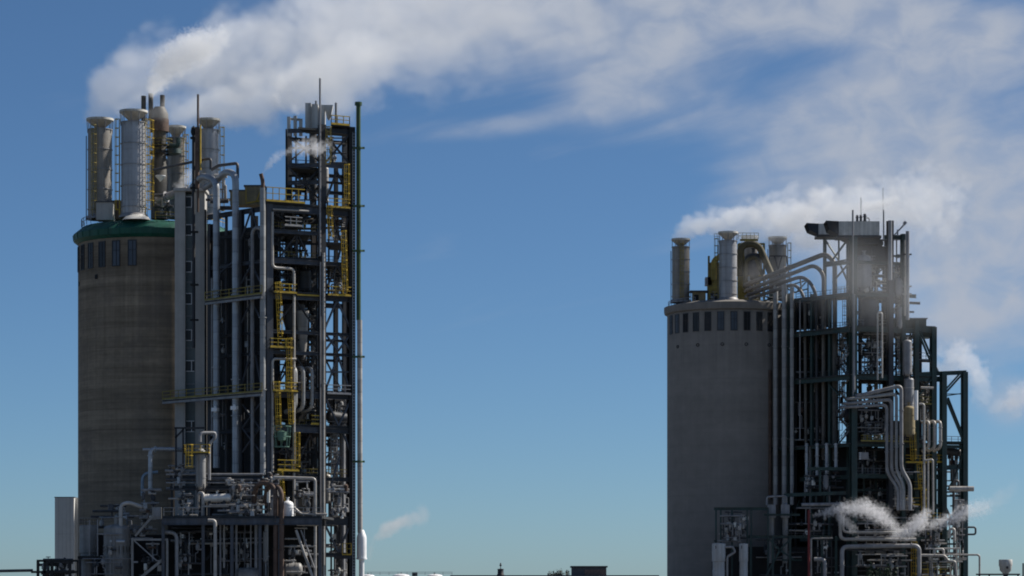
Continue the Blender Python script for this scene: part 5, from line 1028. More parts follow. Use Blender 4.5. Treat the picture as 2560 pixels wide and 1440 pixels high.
rb = [('haze grey top bay below the box duct', 2140, 600, 2222, 655, -3, 71, 'pipe_dark'), ('bay under the haze', 2140, 665, 2222, 730, -3, 72, 'pipe_mid'), ('bay on the long middle deck', 2140, 750, 2222, 812, -4, 73, 'pipe_dark'), ('narrow bay between the two vent pipes', 2230, 660, 2262, 735, -3, 74, 'pipe_mid'), ('narrow bay with round drum', 2230, 745, 2266, 800, -3, 75, 'pipe_mid'),
      ('bay below the long middle deck', 2140, 845, 2222, 935, -6, 76, 'pipe_dark'), ('bay right of the thick column', 2230, 845, 2288, 935, -5, 77, 'pipe_mid'), ('bay behind the four looping pipes', 2140, 955, 2225, 1100, -4, 78, 'pipe_dark'), ('bay left of the outer column', 2292, 945, 2332, 1100, -3, 79, 'pipe_mid'), ('bay over the yellow walkway', 2150, 1040, 2225, 1105, -2, 80, 'pipe_mid'),
      ('dark bay below the yellow walkway', 2130, 1125, 2215, 1185, -3, 81, 'pipe_dark'), ('dark bay above the lower steam', 2120, 1200, 2300, 1262, -3, 82, 'pipe_dark'), ('bay beside the yellow ladder', 2295, 1125, 2355, 1250, -2, 83, 'pipe_mid'), ('outer bay below the white barrel', 2362, 1230, 2410, 1440, -1, 84, 'pipe_mid'), ('lower bay behind the steam', 2115, 1270, 2300, 1325, -2, 85, 'pipe_mid'),
      ('lowest bay inside the big pipe gate', 2115, 1378, 2290, 1440, -1.5, 86, 'pipe_mid'), ('lowest bay right of the pipe gate', 2300, 1370, 2400, 1440, .5, 87, 'pipe_pale'), ('middle lower bay at the yellow rail', 2310, 1270, 2370, 1360, -1, 88, 'pipe_mid'), ('outer bay at the white barrel', 2362, 1125, 2410, 1215, -2, 89, 'pipe_mid')]
for lab, x0, y0, x1, y1, off, sd, m in rb:
    manifold(f'small pipes and valves, right frame, {lab}', x0, y0, x1, y1, QR.Yat((x0 + x1) / 2, off), sd, 12, .12, m, 3, None, 6)
for lab, x0, y0, x1, y1, Y, sd, m in (('low green frame left half, at the grey tower foot', 1792, 1280, 1870, 1345, 488, 91, 'pipe_dark'), ('low green frame right half, near the red pole', 1960, 1270, 2090, 1340, 488, 92, 'pipe_dark'), ('darkest lower bay left of the red pole', 1880, 1350, 2015, 1438, 488, 93, 'pipe_dark'), ('portal frame bay beside the risers', 1990, 1180, 2120, 1260, 491, 94, 'pipe_dark'), ('lower bay between the red pole and the pipe gate', 2030, 1350, 2100, 1438, 486, 95, 'pipe_dark')):
    manifold(f'dim pipes and valves, {lab}', x0, y0, x1, y1, Y, sd, 13, .12, m, 3, None, 8)
for lab, x0, y0, x1, y1, sd in (('upper bay', 1985, 750, 2095, 930, 96), ('lower bay', 1985, 950, 2095, 1100, 97)):
    manifold(f'dim thin pipes behind the right plant risers, {lab}', x0, y0, x1, y1, QL.Yat((x0 + x1) / 2, -3), sd, 11, .1, 'pipe_dark', 1.5, None, 6)
for lab, x0, y0, x1, y1, Y, sd, m in (('right of the big pipe gate at the very bottom', 2302, 1372, 2412, 1442, 484.5, 101, 'pipe_pale'), ('inside the big pipe gate, nearest the bush', 2112, 1375, 2290, 1442, 484, 102, 'pipe_pale'), ('between the two white horizontal pipes and the deck', 2115, 1295, 2290, 1360, 485.2, 103, 'pipe_mid'), ('under the low yellow platform right', 2300, 1300, 2372, 1372, 485, 104, 'pipe_mid'),
                                      ('beside the white tanks at the grey tower foot', 1790, 1290, 1866, 1352, 484, 105, 'pipe_mid'), ('under the four looping pipes', 2230, 1180, 2300, 1275, 486, 106, 'pipe_mid'), ('at the foot of the outer frame corner', 2372, 1250, 2425, 1400, 488, 107, 'pipe_mid')):
    manifold(f'busy pale pipe fittings {lab}', x0, y0, x1, y1, Y, sd, 16, .1, m, 2, None, 9)
for x0, x1, y, o in ((2306, 2378, 1440, 1.6), (2302, 2366, 1300, .6), (2250, 2300, 1262, 1.0)): rplat(x0, x1, y, o, o - 1.5, 'yellow')
# more layers inside the right frame: rear railings, stanchions, deeper pipework
for y, x0, x1, o in ((735, 2142, 2222, -.5), (818, 2142, 2222, -1), (818, 2228, 2285, -6), (880, 2150, 2222, -4.2), (940, 2142, 2285, -5), (1020, 2142, 2222, -3.2), (1108, 2142, 2285, -6), (1190, 2140, 2330, -1), (655, 2140, 2222, -2)):
    z = zQ(y) + .3; railing(FE, [QR.atz(x0, z, o), QR.atz(x1, z, o)], 'pipe_dark' if o < -3 else 'pipe_mid', gap=1.1, t=.08, kick=False)
for y, x0, x1 in ((735, 1990, 2125), (820, 1990, 2125), (940, 1990, 2125)):
    z = zQ(y) + .35; railing(FE, [QL.atz(x0, z, -2), QL.atz(x1, z, -2)], 'pipe_dark', gap=1.2, t=.08, kick=False)
for x, y0, y1, o in ((2158, 600, 735, -6), (2176, 660, 935, -5), (2208, 660, 1110, -7), (2240, 740, 1110, -7), (2276, 830, 1110, -5), (2312, 940, 1262, -3), (2148, 830, 1110, -6), (2346, 1110, 1345, -2), (2160, 1110, 1262, -4), (2190, 1110, 1345, -5), (2385, 1170, 1440, -3), (2400, 1110, 1345, -2.5)):
    mb = MB(); mb.bar(QR.at(x, y1, o), QR.at(x, y0, o), .3); part('stanchion', mb, M['black_steel' if o < -5 else DG], FE)  # stanchions further in turn black, shade carried by the colour
for y, x0, x1, o in ((690, 2140, 2222, -4), (780, 2140, 2285, -6), (860, 2140, 2285, -7), (905, 2140, 2222, -5), (985, 2140, 2285, -7), (1060, 2140, 2285, -5), (1150, 2135, 2340, -4), (1225, 2135, 2355, -2), (1305, 2120, 2355, -1.5), (1300, 2362, 2412, -.5), (1360, 2362, 2412, -.5), (1240, 2362, 2412, -.5)):
    rbeam(QR.at(x0, y, o), QR.at(x1, y, o), .25, .3, DG if o > -4 else 'black_steel')  # rear beams black to carry the frame's inner shade
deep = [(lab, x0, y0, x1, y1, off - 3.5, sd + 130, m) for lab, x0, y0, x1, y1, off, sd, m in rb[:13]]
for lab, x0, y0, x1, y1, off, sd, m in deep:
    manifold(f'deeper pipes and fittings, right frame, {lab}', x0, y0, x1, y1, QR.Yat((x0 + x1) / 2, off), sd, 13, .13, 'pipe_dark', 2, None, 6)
# added black panel blocking sunlight from the right of the round tower
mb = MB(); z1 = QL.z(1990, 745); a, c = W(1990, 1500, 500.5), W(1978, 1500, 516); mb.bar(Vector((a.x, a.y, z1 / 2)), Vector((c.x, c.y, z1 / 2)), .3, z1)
solo('sun_blocker', 'added black sun blocker running back between the risers and the grey tower', 'wall', mb, M['black_steel'], a)
stair_tower('pale zigzag staircase between the riser pipes and the corner column of the right frame', 2098, 2124, [1108, 1075, 1042, 1010, 978, 945, 912, 880, 850, 820], QL.Yat(2112, -3.5), 'pipe_mid')
stair_tower('zigzag staircase below the long middle deck of the right frame', 2150, 2190, [940, 908, 876, 846, 818], QR.Yat(2170, -7), 'pipe_mid')
stair_tower('zigzag staircase in the outer bay behind the yellow platforms', 2300, 2330, [1262, 1225, 1188, 1150, 1112, 1075, 1040, 1005, 970, 940], QR.Yat(2315, -5), 'pipe_mid')
for lab, x0, y0, x1, y1, Y, sd, m in (('behind the pale staircase, right frame, upper half', 2095, 830, 2128, 945, QL.Yat(2110, -6), 141, 'pipe_mid'), ('behind the pale staircase, right frame, lower half', 2092, 955, 2130, 1105, QL.Yat(2110, -6), 142, 'pipe_dark'), ('front of the bay below the long middle deck', 2142, 835, 2222, 930, QR.Yat(2180, -2), 143, 'pipe_mid'),
                                      ('front of the bay behind the looping pipes', 2142, 1025, 2215, 1100, QR.Yat(2180, -1), 144, 'pipe_mid'), ('between the two thick vent pipes and the step-out', 2232, 840, 2286, 930, QR.Yat(2260, -1.5), 145, 'pipe_mid'), ('at the outer corner above the hook pipes', 2296, 950, 2330, 1045, QR.Yat(2312, -1), 146, 'pipe_pale'),
                                      ('right of the two vent pipes at the top', 2230, 600, 2258, 730, QR.Yat(2245, -1), 147, 'pipe_mid')):
    manifold(f'close packed fine pipes {lab}', x0, y0, x1, y1, Y, sd, 18, .075, m, 1.5, 6, 8)
# ================================================================ GROUND, HORIZON, SKY, STEAM, CAMERA
mb = MB(); mb.add([(-4000, -300, 0), (4000, -300, 0), (4000, 6000, 0), (-4000, 6000, 0)], [(0, 1, 2, 3)])
solo('ground', None, None, mb, M['asphalt'], (0, 0, 0), kind='structure')
# far roofs between the plants
b = W(1385, 1500, 800); b.z = 0; t = thing('flat_roof_hall', 'long low dark hall whose roofline runs between the two plants', 'building', b)
a, c = W(1128, 1439, 800), W(1645, 1437, 800); mb = MB(); mb.box(((a.x + c.x) / 2, 815, (a.z - .4) / 2), (c.x - a.x, 30, a.z - .4)); part('wall', mb, M['brick_brown'], t)
mb = MB(); mb.box(((a.x + c.x) / 2, 815, a.z - .15), (c.x - a.x + .6, 30.8, .5)); part('roof', mb, M['roof_grey'], t)
b = W(1472, 1438, 812); t = thing('rooftop_house', 'dark flat roofed plant house with a brown panel rising behind the long roofline', 'building', b)
a, c = W(1430, 1439, 805), W(1516, 1418, 805); mb = MB(); mb.box(((a.x + c.x) / 2, 810, (a.z + c.z) / 2), (c.x - a.x, 10, c.z - a.z)); part('wall', mb, M['roof_grey'], t)
p, q = W(1462, 1438, 804.9), W(1514, 1424, 804.9); mb = MB(); mb.box(((p.x + q.x) / 2, 804.95, (p.z + q.z) / 2), (q.x - p.x, .2, q.z - p.z)); part('panel', mb, M['brick_brown'], t)
mb = MB(); mb.box(((a.x + c.x) / 2, 810, c.z + .15), (c.x - a.x + .7, 10.8, .4)); part('roof', mb, M['dark_steel'], t)
b = W(1251.5, 1438, 802); t = thing('roof_turret', 'small dark turret with a ball finial on the long roofline', 'turret', b)
mb = MB(); z = lambda y: W(0, y, 802).z - b.z; r_ = wd(7.5, 802)
mb.lathe([(r_ * 1.25, z(1440)), (r_ * 1.2, z(1436)), (r_, z(1434)), (r_, z(1424)), (r_ * 1.12, z(1424)), (r_ * 1.12, z(1422.5)), (r_ * .5, z(1422)), (0, z(1421))], b, 12); part('drum', mb, M['dark_steel'], t)
mb = MB(); mb.tube([b + Vector((0, 0, z(1422))), b + Vector((0, 0, z(1407)))], .1, 6); part('finial', mb, M['dark_steel'], t)
mb = MB(); mb.lathe([(.33 * math.sin(k * math.pi / 8), -.33 * math.cos(k * math.pi / 8)) for k in range(9)], b + Vector((0, 0, z(1413))), 12); part('ball', mb, M['dark_steel'], t)
mb = MB(); mb.lathe([(.2 * math.sin(k * math.pi / 8), -.2 * math.cos(k * math.pi / 8)) for k in range(9)], b + Vector((0, 0, z(1409))), 12); part('knob', mb, M['dark_steel'], t)
# storage domes behind a pale railing
b = W(1020, 1445, 700); t = thing('domed_shed', 'pale shed roof with a railing along its edge right of the flare pipe', 'shed', Vector((b.x, b.y, 0)))
a, c = W(912, 1438, 700), W(1130, 1438, 700); mb = MB(); mb.box(((a.x + c.x) / 2, 708, (a.z - .4) / 2), (c.x - a.x, 16, a.z - .4)); part('wall', mb, M['duct_grey'], t)
railing(t, [W(905, 1438, 699.6), W(1130, 1438, 699.6)], 'pipe_mid', h=.75, gap=2.2, t=.08, kick=False)
for i, (x, w) in enumerate(((920, 34), (1003, 44), (1087, 40))):
    r_ = wd(w, 702) / 2; p = W(x, 1441, 702); mb = MB(); mb.lathe([(r_ * math.cos(k * math.pi / 16), r_ * .3 * math.sin(k * math.pi / 16)) for k in range(9)], p, 24)
    o = solo('roof_dome', ('white roof dome nearest the flare pipe', 'middle and widest white roof dome behind the pale railing', 'white roof dome furthest right behind the pale railing')[i], 'dome', mb, M['white_paint'], p, 'white domes behind the railing')
    mb = MB(); mb.tube([p + Vector((0, 0, r_ * .28)), p + Vector((0, 0, r_ * .28 + .35))], .12, 6); part('knob', mb, M['dark_steel'], o)
mb = MB(); mb.box(W(1037, 1436, 701), (1.3, 1.2, .9)); solo('roof_unit', 'small dark roof unit between two white domes', 'roof unit', mb, M['dark_steel'])
# bare trees beyond the hall
rnd = random.Random(9)
def shrub_tree(label, x, ytop, w, Y):
    b = W(x, 1500, Y); b.z = 0; H = W(0, ytop, Y).z; t = thing('tree', label, 'tree', b, 'trees behind the long roofline')
    mb = MB(); mb.tube([b, b + Vector((0, 0, H * .75))], .35, 8, r2=.12)
    for k in range(7):
        a = rnd.uniform(0, 6.28); mb.tube([b + Vector((0, 0, H * rnd.uniform(.4, .7))), b + Vector((math.cos(a) * w * .35, math.sin(a) * w * .35, H * rnd.uniform(.75, .95)))], .1, 5, r2=.04)
    part('trunk', mb, M['bark'], t)
    mb = MB()
    for k in range(1300):
        a, u, rr = rnd.uniform(0, 6.28), rnd.uniform(-1, 1), rnd.random() ** .4
        q = Vector((math.cos(a) * math.sqrt(1 - u * u) * w / 2, math.sin(a) * math.sqrt(1 - u * u) * w / 2, u * H * .3)) * rr
        q *= .75 + .35 * math.sin(a * 3 + u * 4 + x)
        c = b + Vector((0, 0, H * .72)) + q; s = rnd.uniform(.12, .3)
        e1 = Vector((rnd.uniform(-1, 1), rnd.uniform(-1, 1), rnd.uniform(-1, 1))) * s; e2 = Vector((rnd.uniform(-1, 1), rnd.uniform(-1, 1), rnd.uniform(-1, 1))) * s
        mb.add([c - e1, c + e2, c + e1, c - e2], [(0, 1, 2, 3)])
    part('crown', mb, M['foliage'], t)
for x, yt, w, lab in ((1376, 1430, 2.6, 'leftmost and lowest hazy brown tree on the long roofline'), (1390, 1426, 2.6, 'second hazy brown tree, first of the taller ones'), (1401, 1425, 2.4, 'hazy brown tree in the middle of the row beside the plant house'), (1418, 1427, 1.9, 'hazy brown tree touching the dark plant house')):
    shrub_tree(lab, x, yt, w * 1.0, 850)
# far right: level tank, rails, pole
b = W(2514, 1428, 480); t = thing('header_tank', 'small grey header tank with a rounded base on a post at the far right', 'tank', b)
r_ = wd(34, 480) / 2; z = lambda y: W(0, y, 480).z - b.z
mb = MB(); mb.lathe([(r_ * .3, z(1436)), (r_ * .85, z(1426)), (r_ * .9, z(1417)), (r_, z(1414)), (r_, z(1401)), (r_ * .95, z(1399)), (0, z(1398.5))], b, 28); part('shell', mb, M['duct_grey'], t)
mb = MB(); mb.bar(b + Vector((0, 0, z(1440) - 6)), b + Vector((0, 0, z(1434))), .7); part('post', mb, M['dark_steel'], t)
mb = MB(); mb.box(b + Vector((.1, -r_ * .96, z(1419))), (.35, .12, .4)); part('plate', mb, M['dark_steel'], t)
t = thing('guard_rail', 'dark guard rail running past the header tank post', 'railing', W(2500, 1440, 479))
mb = MB(); mb.bar(W(2440, 1436, 478.6), W(2550, 1436, 478.6), .2, .25); part('rail', mb, M['dark_steel'], t)
for x in (2448, 2473, 2545):
    mb = MB(); mb.bar(W(x, 1460, 478.6), W(x, 1436, 478.6), .22); part('post', mb, M['dark_steel'], t)
mb = MB(); mb.tube([W(2558, 1470, 479), W(2558, 1408, 479)], .14, 8); solo('pole', 'dark pole cut by the right edge of the photo', 'pole', mb, M['dark_steel'])
# bush at the bottom of the right plant
b = W(2200, 1460, 480); b.z = 0
mb = MB(); rnd = random.Random(4)
for k in range(1500):
    a, u = rnd.uniform(0, 6.28), rnd.random(); x = rnd.uniform(2165, 2245); yt = 1418 + 14 * math.sin(x * .21) * math.sin(x * .07) + rnd.random() ** .6 * 60
    c = W(x, yt, 481 + rnd.uniform(-1, 1)); s = .16
    e1 = Vector((rnd.uniform(-1, 1), rnd.uniform(-1, 1), rnd.uniform(-1, 1))) * s; e2 = Vector((rnd.uniform(-1, 1), rnd.uniform(-1, 1), rnd.uniform(-1, 1))) * s
    mb.add([c - e1, c + e2, c + e1, c - e2], [(0, 1, 2, 3)])
t = thing('bush', 'green bush growing low in front of the right plant', 'bush', b); part('crown', mb, mat('bush_leaf', (.035, .06, .03), .7, var=.4), t)
mb = MB()
for k in range(9): mb.tube([W(2205 + k, 1475, 481), W(2172 + k * 8, 1425, 481)], .05, 5)
part('stem', mb, M['bark'], t)
SUN_EL, SUN_AZ = R(44), R(71)          # azimuth clockwise from the view direction (+Y towards +X)
sd = Vector((math.sin(SUN_AZ) * math.cos(SUN_EL), math.cos(SUN_AZ) * math.cos(SUN_EL), math.sin(SUN_EL)))
sun = bpy.data.lights.new('sun', 'SUN'); sun.energy = 5.0; sun.angle = R(.5); sun.color = (1, .95, .87)
so = bpy.data.objects.new('sun', sun); COL.objects.link(so); so.rotation_euler = (-sd).to_track_quat('-Z', 'Y').to_euler()

w = bpy.data.worlds.new('World'); sc.world = w; w.use_nodes = True
nt = w.node_tree; N = nt.nodes; L = nt.links
bg = N['Background']; SKYK = .065; bg.inputs['Strength'].default_value = SKYK
sky = N.new('ShaderNodeTexSky'); sky.sky_type = 'NISHITA'; sky.sun_disc = False
sky.sun_elevation = SUN_EL; sky.sun_rotation = SUN_AZ; sky.altitude = 1000; sky.air_density = .8; sky.dust_density = .9; sky.ozone_density = 8
tc = N.new('ShaderNodeTexCoord')
mpz = N.new('ShaderNodeMapping'); mpz.vector_type = 'POINT'; mpz.inputs['Scale'].default_value = (1, 1, 1.22); L.new(tc.outputs['Generated'], mpz.inputs[0])
nrm = N.new('ShaderNodeVectorMath'); nrm.operation = 'NORMALIZE'; L.new(mpz.outputs[0], nrm.inputs[0]); L.new(nrm.outputs[0], sky.inputs['Vector'])
air = N.new('ShaderNodeVectorMath'); air.operation = 'MULTIPLY'; air.inputs[1].default_value = (.92, 1.02, 1.0); L.new(sky.outputs[0], air.inputs[0])
L.new(air.outputs[0], bg.inputs['Color'])
class G:
    """tiny node-arithmetic helper"""
    def __init__(s, tree, mathtype): s.t = tree; s.m = mathtype
    def op(s, o, a, b=None, c=None, clamp=False):
        n = s.t.nodes.new('ShaderNodeMath'); n.operation = o; n.use_clamp = clamp
        for i, v in enumerate((a, b, c)):
            if v is None: continue
            if isinstance(v, (int, float)): n.inputs[i].default_value = v
            else: s.t.links.new(v, n.inputs[i])
        return n.outputs[0]
    def noise(s, vec, scale, detail=5, rough=.55, dist=0.0):
        n = s.t.nodes.new('ShaderNodeTexNoise'); n.inputs['Scale'].default_value = scale; n.inputs['Detail'].default_value = detail
        n.inputs['Roughness'].default_value = rough; n.inputs['Distortion'].default_value = dist; s.t.links.new(vec, n.inputs['Vector']); return n.outputs[0]
    def ss(s, v, a, b, lo=0.0, hi=1.0):
        n = s.t.nodes.new('ShaderNodeMapRange'); n.interpolation_type = 'SMOOTHSTEP'
        s.t.links.new(v, n.inputs[0])
        for i, q in zip((1, 2, 3, 4), (a, b, lo, hi)): n.inputs[i].default_value = q
        return n.outputs[0]
    def xyz(s, x, y, z):
        n = s.t.nodes.new('ShaderNodeCombineXYZ')
        for i, v in enumerate((x, y, z)):
            if isinstance(v, (int, float)): n.inputs[i].default_value = v
            else: s.t.links.new(v, n.inputs[i])
        return n.outputs[0]
g = G(nt, 0)
sp = N.new('ShaderNodeSeparateXYZ'); L.new(tc.outputs['Generated'], sp.inputs[0])
az = g.op('ARCTAN2', sp.outputs[0], sp.outputs[1])
hyp = g.op('SQRT', g.op('ADD', g.op('MULTIPLY', sp.outputs[0], sp.outputs[0]), g.op('MULTIPLY', sp.outputs[1], sp.outputs[1])))
el = g.op('ARCTAN2', sp.outputs[2], hyp)
azd, eld = g.op('MULTIPLY', az, 57.2958), g.op('MULTIPLY', el, 57.2958)          # degrees of azimuth and elevation
ca, sa = math.cos(R(14)), math.sin(R(14))
u = g.op('ADD', g.op('MULTIPLY', azd, ca), g.op('MULTIPLY', eld, sa)); v = g.op('SUBTRACT', g.op('MULTIPLY', eld, ca), g.op('MULTIPLY', azd, sa))
n1 = g.noise(g.xyz(g.op('MULTIPLY', u, .27), v, 3.1), .75, 6, .5, .7)
n2 = g.noise(g.xyz(g.op('MULTIPLY', u, .16), v, 8.7), 1.4, 5, .5, .3)
cl = g.op('ADD', g.op('MULTIPLY', n1, .62), g.op('MULTIPLY', n2, .38))
K = 57.2958 / 7200
bias = None
for x, y, rx, ry, an, amp in ((960, 40, 460, 130, 6, .42), (1290, 120, 360, 140, 8, .48), (1530, 240, 140, 85, 20, .42), (1250, 325, 330, 34, 9, .32), (1680, 70, 260, 120, 0, .32), (2060, 40, 380, 90, -4, .52), (2420, 150, 330, 120, -6, .56), (2180, 330, 300, 130, 0, .46),
                              (2440, 440, 280, 140, 10, .52), (2450, 780, 240, 150, 8, .62), (2420, 600, 260, 110, 4, .42), (2150, 540, 300, 100, 5, .52), (1060, 640, 130, 60, 20, .17), (2510, 1000, 90, 80, 0, .42), (1880, 450, 160, 70, 20, .28), (2250, 620, 220, 90, 0, .44), (1950, 330, 260, 90, 8, .2), (1700, 230, 160, 120, 30, .26)):
    c0, e0 = (x - CX) * K, (HZ - y) * K; dx = g.op('SUBTRACT', azd, c0); dy = g.op('SUBTRACT', eld, e0); q, s_ = math.cos(R(an)), math.sin(R(an))
    a_ = g.op('MULTIPLY', g.op('ADD', g.op('MULTIPLY', dx, q), g.op('MULTIPLY', dy, s_)), 1 / (rx * K)); b_ = g.op('MULTIPLY', g.op('SUBTRACT', g.op('MULTIPLY', dy, q), g.op('MULTIPLY', dx, s_)), 1 / (ry * K))
    e = g.op('MULTIPLY', g.op('POWER', 2.71828, g.op('MULTIPLY', g.op('ADD', g.op('MULTIPLY', a_, a_), g.op('MULTIPLY', b_, b_)), -1.0)), amp)
    bias = e if bias is None else g.op('ADD', bias, e)
# beyond the surveyed part of the sky: loose cirrus
far = g.ss(g.op('ABSOLUTE', azd), 11.5, 22, 0, .2)
bias = g.op('ADD', bias, far)
am = g.ss(g.op('ADD', cl, bias), .60, 1.17, 0, .88)
am = g.op('MULTIPLY', am, g.ss(eld, -.5, 1.5))
n3 = g.noise(g.xyz(azd, g.op('MULTIPLY', eld, 1.4), 5.5), 1.1, 5, .5, .4)
am = g.op('MULTIPLY', am, g.ss(n3, .25, .7, .6, 1.1), clamp=True)
mx = N.new('ShaderNodeMix'); mx.data_type = 'RGBA'; L.new(am, mx.inputs['Factor']); L.new(air.outputs[0], mx.inputs['A'])
cc = .335 / SKYK
mx.inputs['B'].default_value = (cc * .97, cc * 1.07, cc * 1.27, 1); L.new(mx.outputs['Result'], bg.inputs['Color'])


cam = bpy.data.cameras.new('camera'); co = bpy.data.objects.new('camera', cam); COL.objects.link(co)
co.location = (0, 0, EYE); co.rotation_euler = (R(90), 0, 0)
cam.sensor_width = 36; cam.lens = F / 2560 * 36; cam.shift_y = (HZ - 720) / 2560; cam.clip_start = 1; cam.clip_end = 20000
sc.camera = co
sc.view_settings.view_transform = 'Standard'; sc.view_settings.look = 'None'; sc.view_settings.gamma = 1; sc.view_settings.exposure = .35
sc.render.film_transparent = False
cy = sc.cycles; cy.max_bounces = 8; cy.diffuse_bounces = 3; cy.glossy_bounces = 3; cy.volume_bounces = 8; cy.filter_width = 1.9; cy.use_denoising = True
cy.volume_step_rate = 2.0; cy.volume_max_steps = 160
# ================================================================ STEAM (volumes)
def steam(label, chains, dens, nscale=1.0, namp=.8, voxel=.3, soft=.45, aniso=.0, name='steam_plume', seed=0.0, stretch=(1, 1, 1), col=(.97, .97, .99), group=None, lob=.55, thr=.12):
    """a drifting plume: tapered capsules along surveyed points (x, y, distance, radius, weight), broken up by noise, baked to a density grid"""
    P = []; lo = Vector((1e9,) * 3); hi = -lo
    for ch in chains:
        row = []
        for x, y, Y, rp, wt in ch:
            p = W(x, y, Y); r = wd(rp, Y); row.append((p, r, wt))
            for i in range(3): lo[i] = min(lo[i], p[i] - r * 1.35); hi[i] = max(hi[i], p[i] + r * 1.35)
        P.append(row)
    org = P[0][0][0]
    tr = bpy.data.node_groups.new(name, 'GeometryNodeTree'); tr.interface.new_socket('Geometry', in_out='OUTPUT', socket_type='NodeSocketGeometry')
    g = G(tr, 1); nd = tr.nodes; lk = tr.links
    pos = nd.new('GeometryNodeInputPosition').outputs[0]
    sp = nd.new('ShaderNodeSeparateXYZ'); lk.new(pos, sp.inputs[0]); X, Y_, Z = sp.outputs
    def dot(a, va): return g.op('ADD', g.op('ADD', g.op('MULTIPLY', a[0], va[0]), g.op('MULTIPLY', a[1], va[1])), g.op('MULTIPLY', a[2], va[2]))
    # swirl the lookup a little so that edges curl
    wn = nd.new('ShaderNodeTexNoise'); wn.inputs['Scale'].default_value = nscale * .55; wn.inputs['Detail'].default_value = 2; lk.new(pos, wn.inputs['Vector'])
    tot = None
    for row in P:
        for (a, ra, wa), (b, rb, wb) in zip(row, row[1:]):
            a = a - org; b = b - org; ab = b - a; l2 = max(ab.length_squared, 1e-6)
            d = (g.op('SUBTRACT', X, a.x), g.op('SUBTRACT', Y_, a.y), g.op('SUBTRACT', Z, a.z))
            h = g.op('MULTIPLY', dot(d, ab), 1 / l2, clamp=True)
            e = [g.op('SUBTRACT', d[i], g.op('MULTIPLY', h, ab[i])) for i in range(3)]
            dist = g.op('SQRT', dot(e, e)); rad = g.op('MULTIPLY_ADD', h, rb - ra, ra)
            val = g.op('SUBTRACT', 1.0, g.op('DIVIDE', dist, rad))
            wt = g.op('MULTIPLY_ADD', h, wb - wa, wa)
            # pack weight into the value: stronger weight wins where capsules overlap
            pair = (val, wt)
            if tot is None: tot = pair
            else:
                n = nd.new('ShaderNodeMath'); 
                sm = g.op('SMOOTH_MAX', tot[0], val, .25)
                gt = g.ss(g.op('SUBTRACT', val, tot[0]), -.3, .3)
                w2 = g.op('ADD', g.op('MULTIPLY', tot[1], g.op('SUBTRACT', 1.0, gt)), g.op('MULTIPLY', wt, gt))
                tot = (sm, w2)
    vs = nd.new('ShaderNodeVectorMath'); vs.operation = 'MULTIPLY'; vs.inputs[1].default_value = stretch; lk.new(pos, vs.inputs[0])
    va = nd.new('ShaderNodeVectorMath'); va.operation = 'ADD'; va.inputs[1].default_value = (seed, seed * 1.7, seed * .3); lk.new(vs.outputs[0], va.inputs[0])
    nz = g.noise(va.outputs[0], nscale, 6, .6, .6)
    f = g.op('ADD', tot[0], g.op('MULTIPLY', g.op('SUBTRACT', nz, .5), namp * 2))
    def lobes(k):
        vn = nd.new('ShaderNodeTexVoronoi'); vn.feature = 'F1'; vn.inputs['Scale'].default_value = nscale * k
        wv = nd.new('ShaderNodeVectorMath'); wv.operation = 'SCALE'; wv.inputs['Scale'].default_value = .9 / nscale; lk.new(wn.outputs['Color'], wv.inputs[0])
        ad = nd.new('ShaderNodeVectorMath'); lk.new(va.outputs[0], ad.inputs[0]); lk.new(wv.outputs[0], ad.inputs[1]); lk.new(ad.outputs[0], vn.inputs['Vector'])
        return g.op('SUBTRACT', .48, vn.outputs['Distance'])
    f = g.op('ADD', f, g.op('MULTIPLY', g.op('ADD', lobes(1.5), g.op('ADD', g.op('MULTIPLY', lobes(3.2), .5), g.op('MULTIPLY', lobes(6.5), .25))), lob))
    inside = g.ss(tot[0], -.3, -.02)
    den = g.op('MULTIPLY', g.op('MULTIPLY', g.ss(f, thr, thr + soft), inside), g.op('MULTIPLY', tot[1], dens))
    vc = nd.new('GeometryNodeVolumeCube'); lk.new(den, vc.inputs['Density'])
    mn, mxx = lo - org, hi - org
    vc.inputs['Min'].default_value = mn; vc.inputs['Max'].default_value = mxx
    for i, k in enumerate(('Resolution X', 'Resolution Y', 'Resolution Z')): vc.inputs[k].default_value = max(8, min(300, int((mxx[i] - mn[i]) / voxel)))
    m = bpy.data.materials.new(name); m.use_nodes = True; mt = m.node_tree; mt.nodes.clear()
    out = mt.nodes.new('ShaderNodeOutputMaterial'); pv = mt.nodes.new('ShaderNodeVolumePrincipled')
    pv.inputs['Color'].default_value = (*col, 1); pv.inputs['Density'].default_value = 1.0; pv.inputs['Density Attribute'].default_value = 'density'; pv.inputs['Anisotropy'].default_value = aniso
    mt.links.new(pv.outputs[0], out.inputs['Volume'])
    sm = nd.new('GeometryNodeSetMaterial'); sm.inputs['Material'].default_value = m
    lk.new(vc.outputs[0], sm.inputs[0]); go = nd.new('NodeGroupOutput'); lk.new(sm.outputs[0], go.inputs[0])
    vol = bpy.data.volumes.new(name); vol.materials.append(m)
    o = bpy.data.objects.new(name, vol); COL.objects.link(o); o.location = org
    md = o.modifiers.new('steam', 'NODES'); md.node_group = tr
    return tag(o, label, 'steam', group)

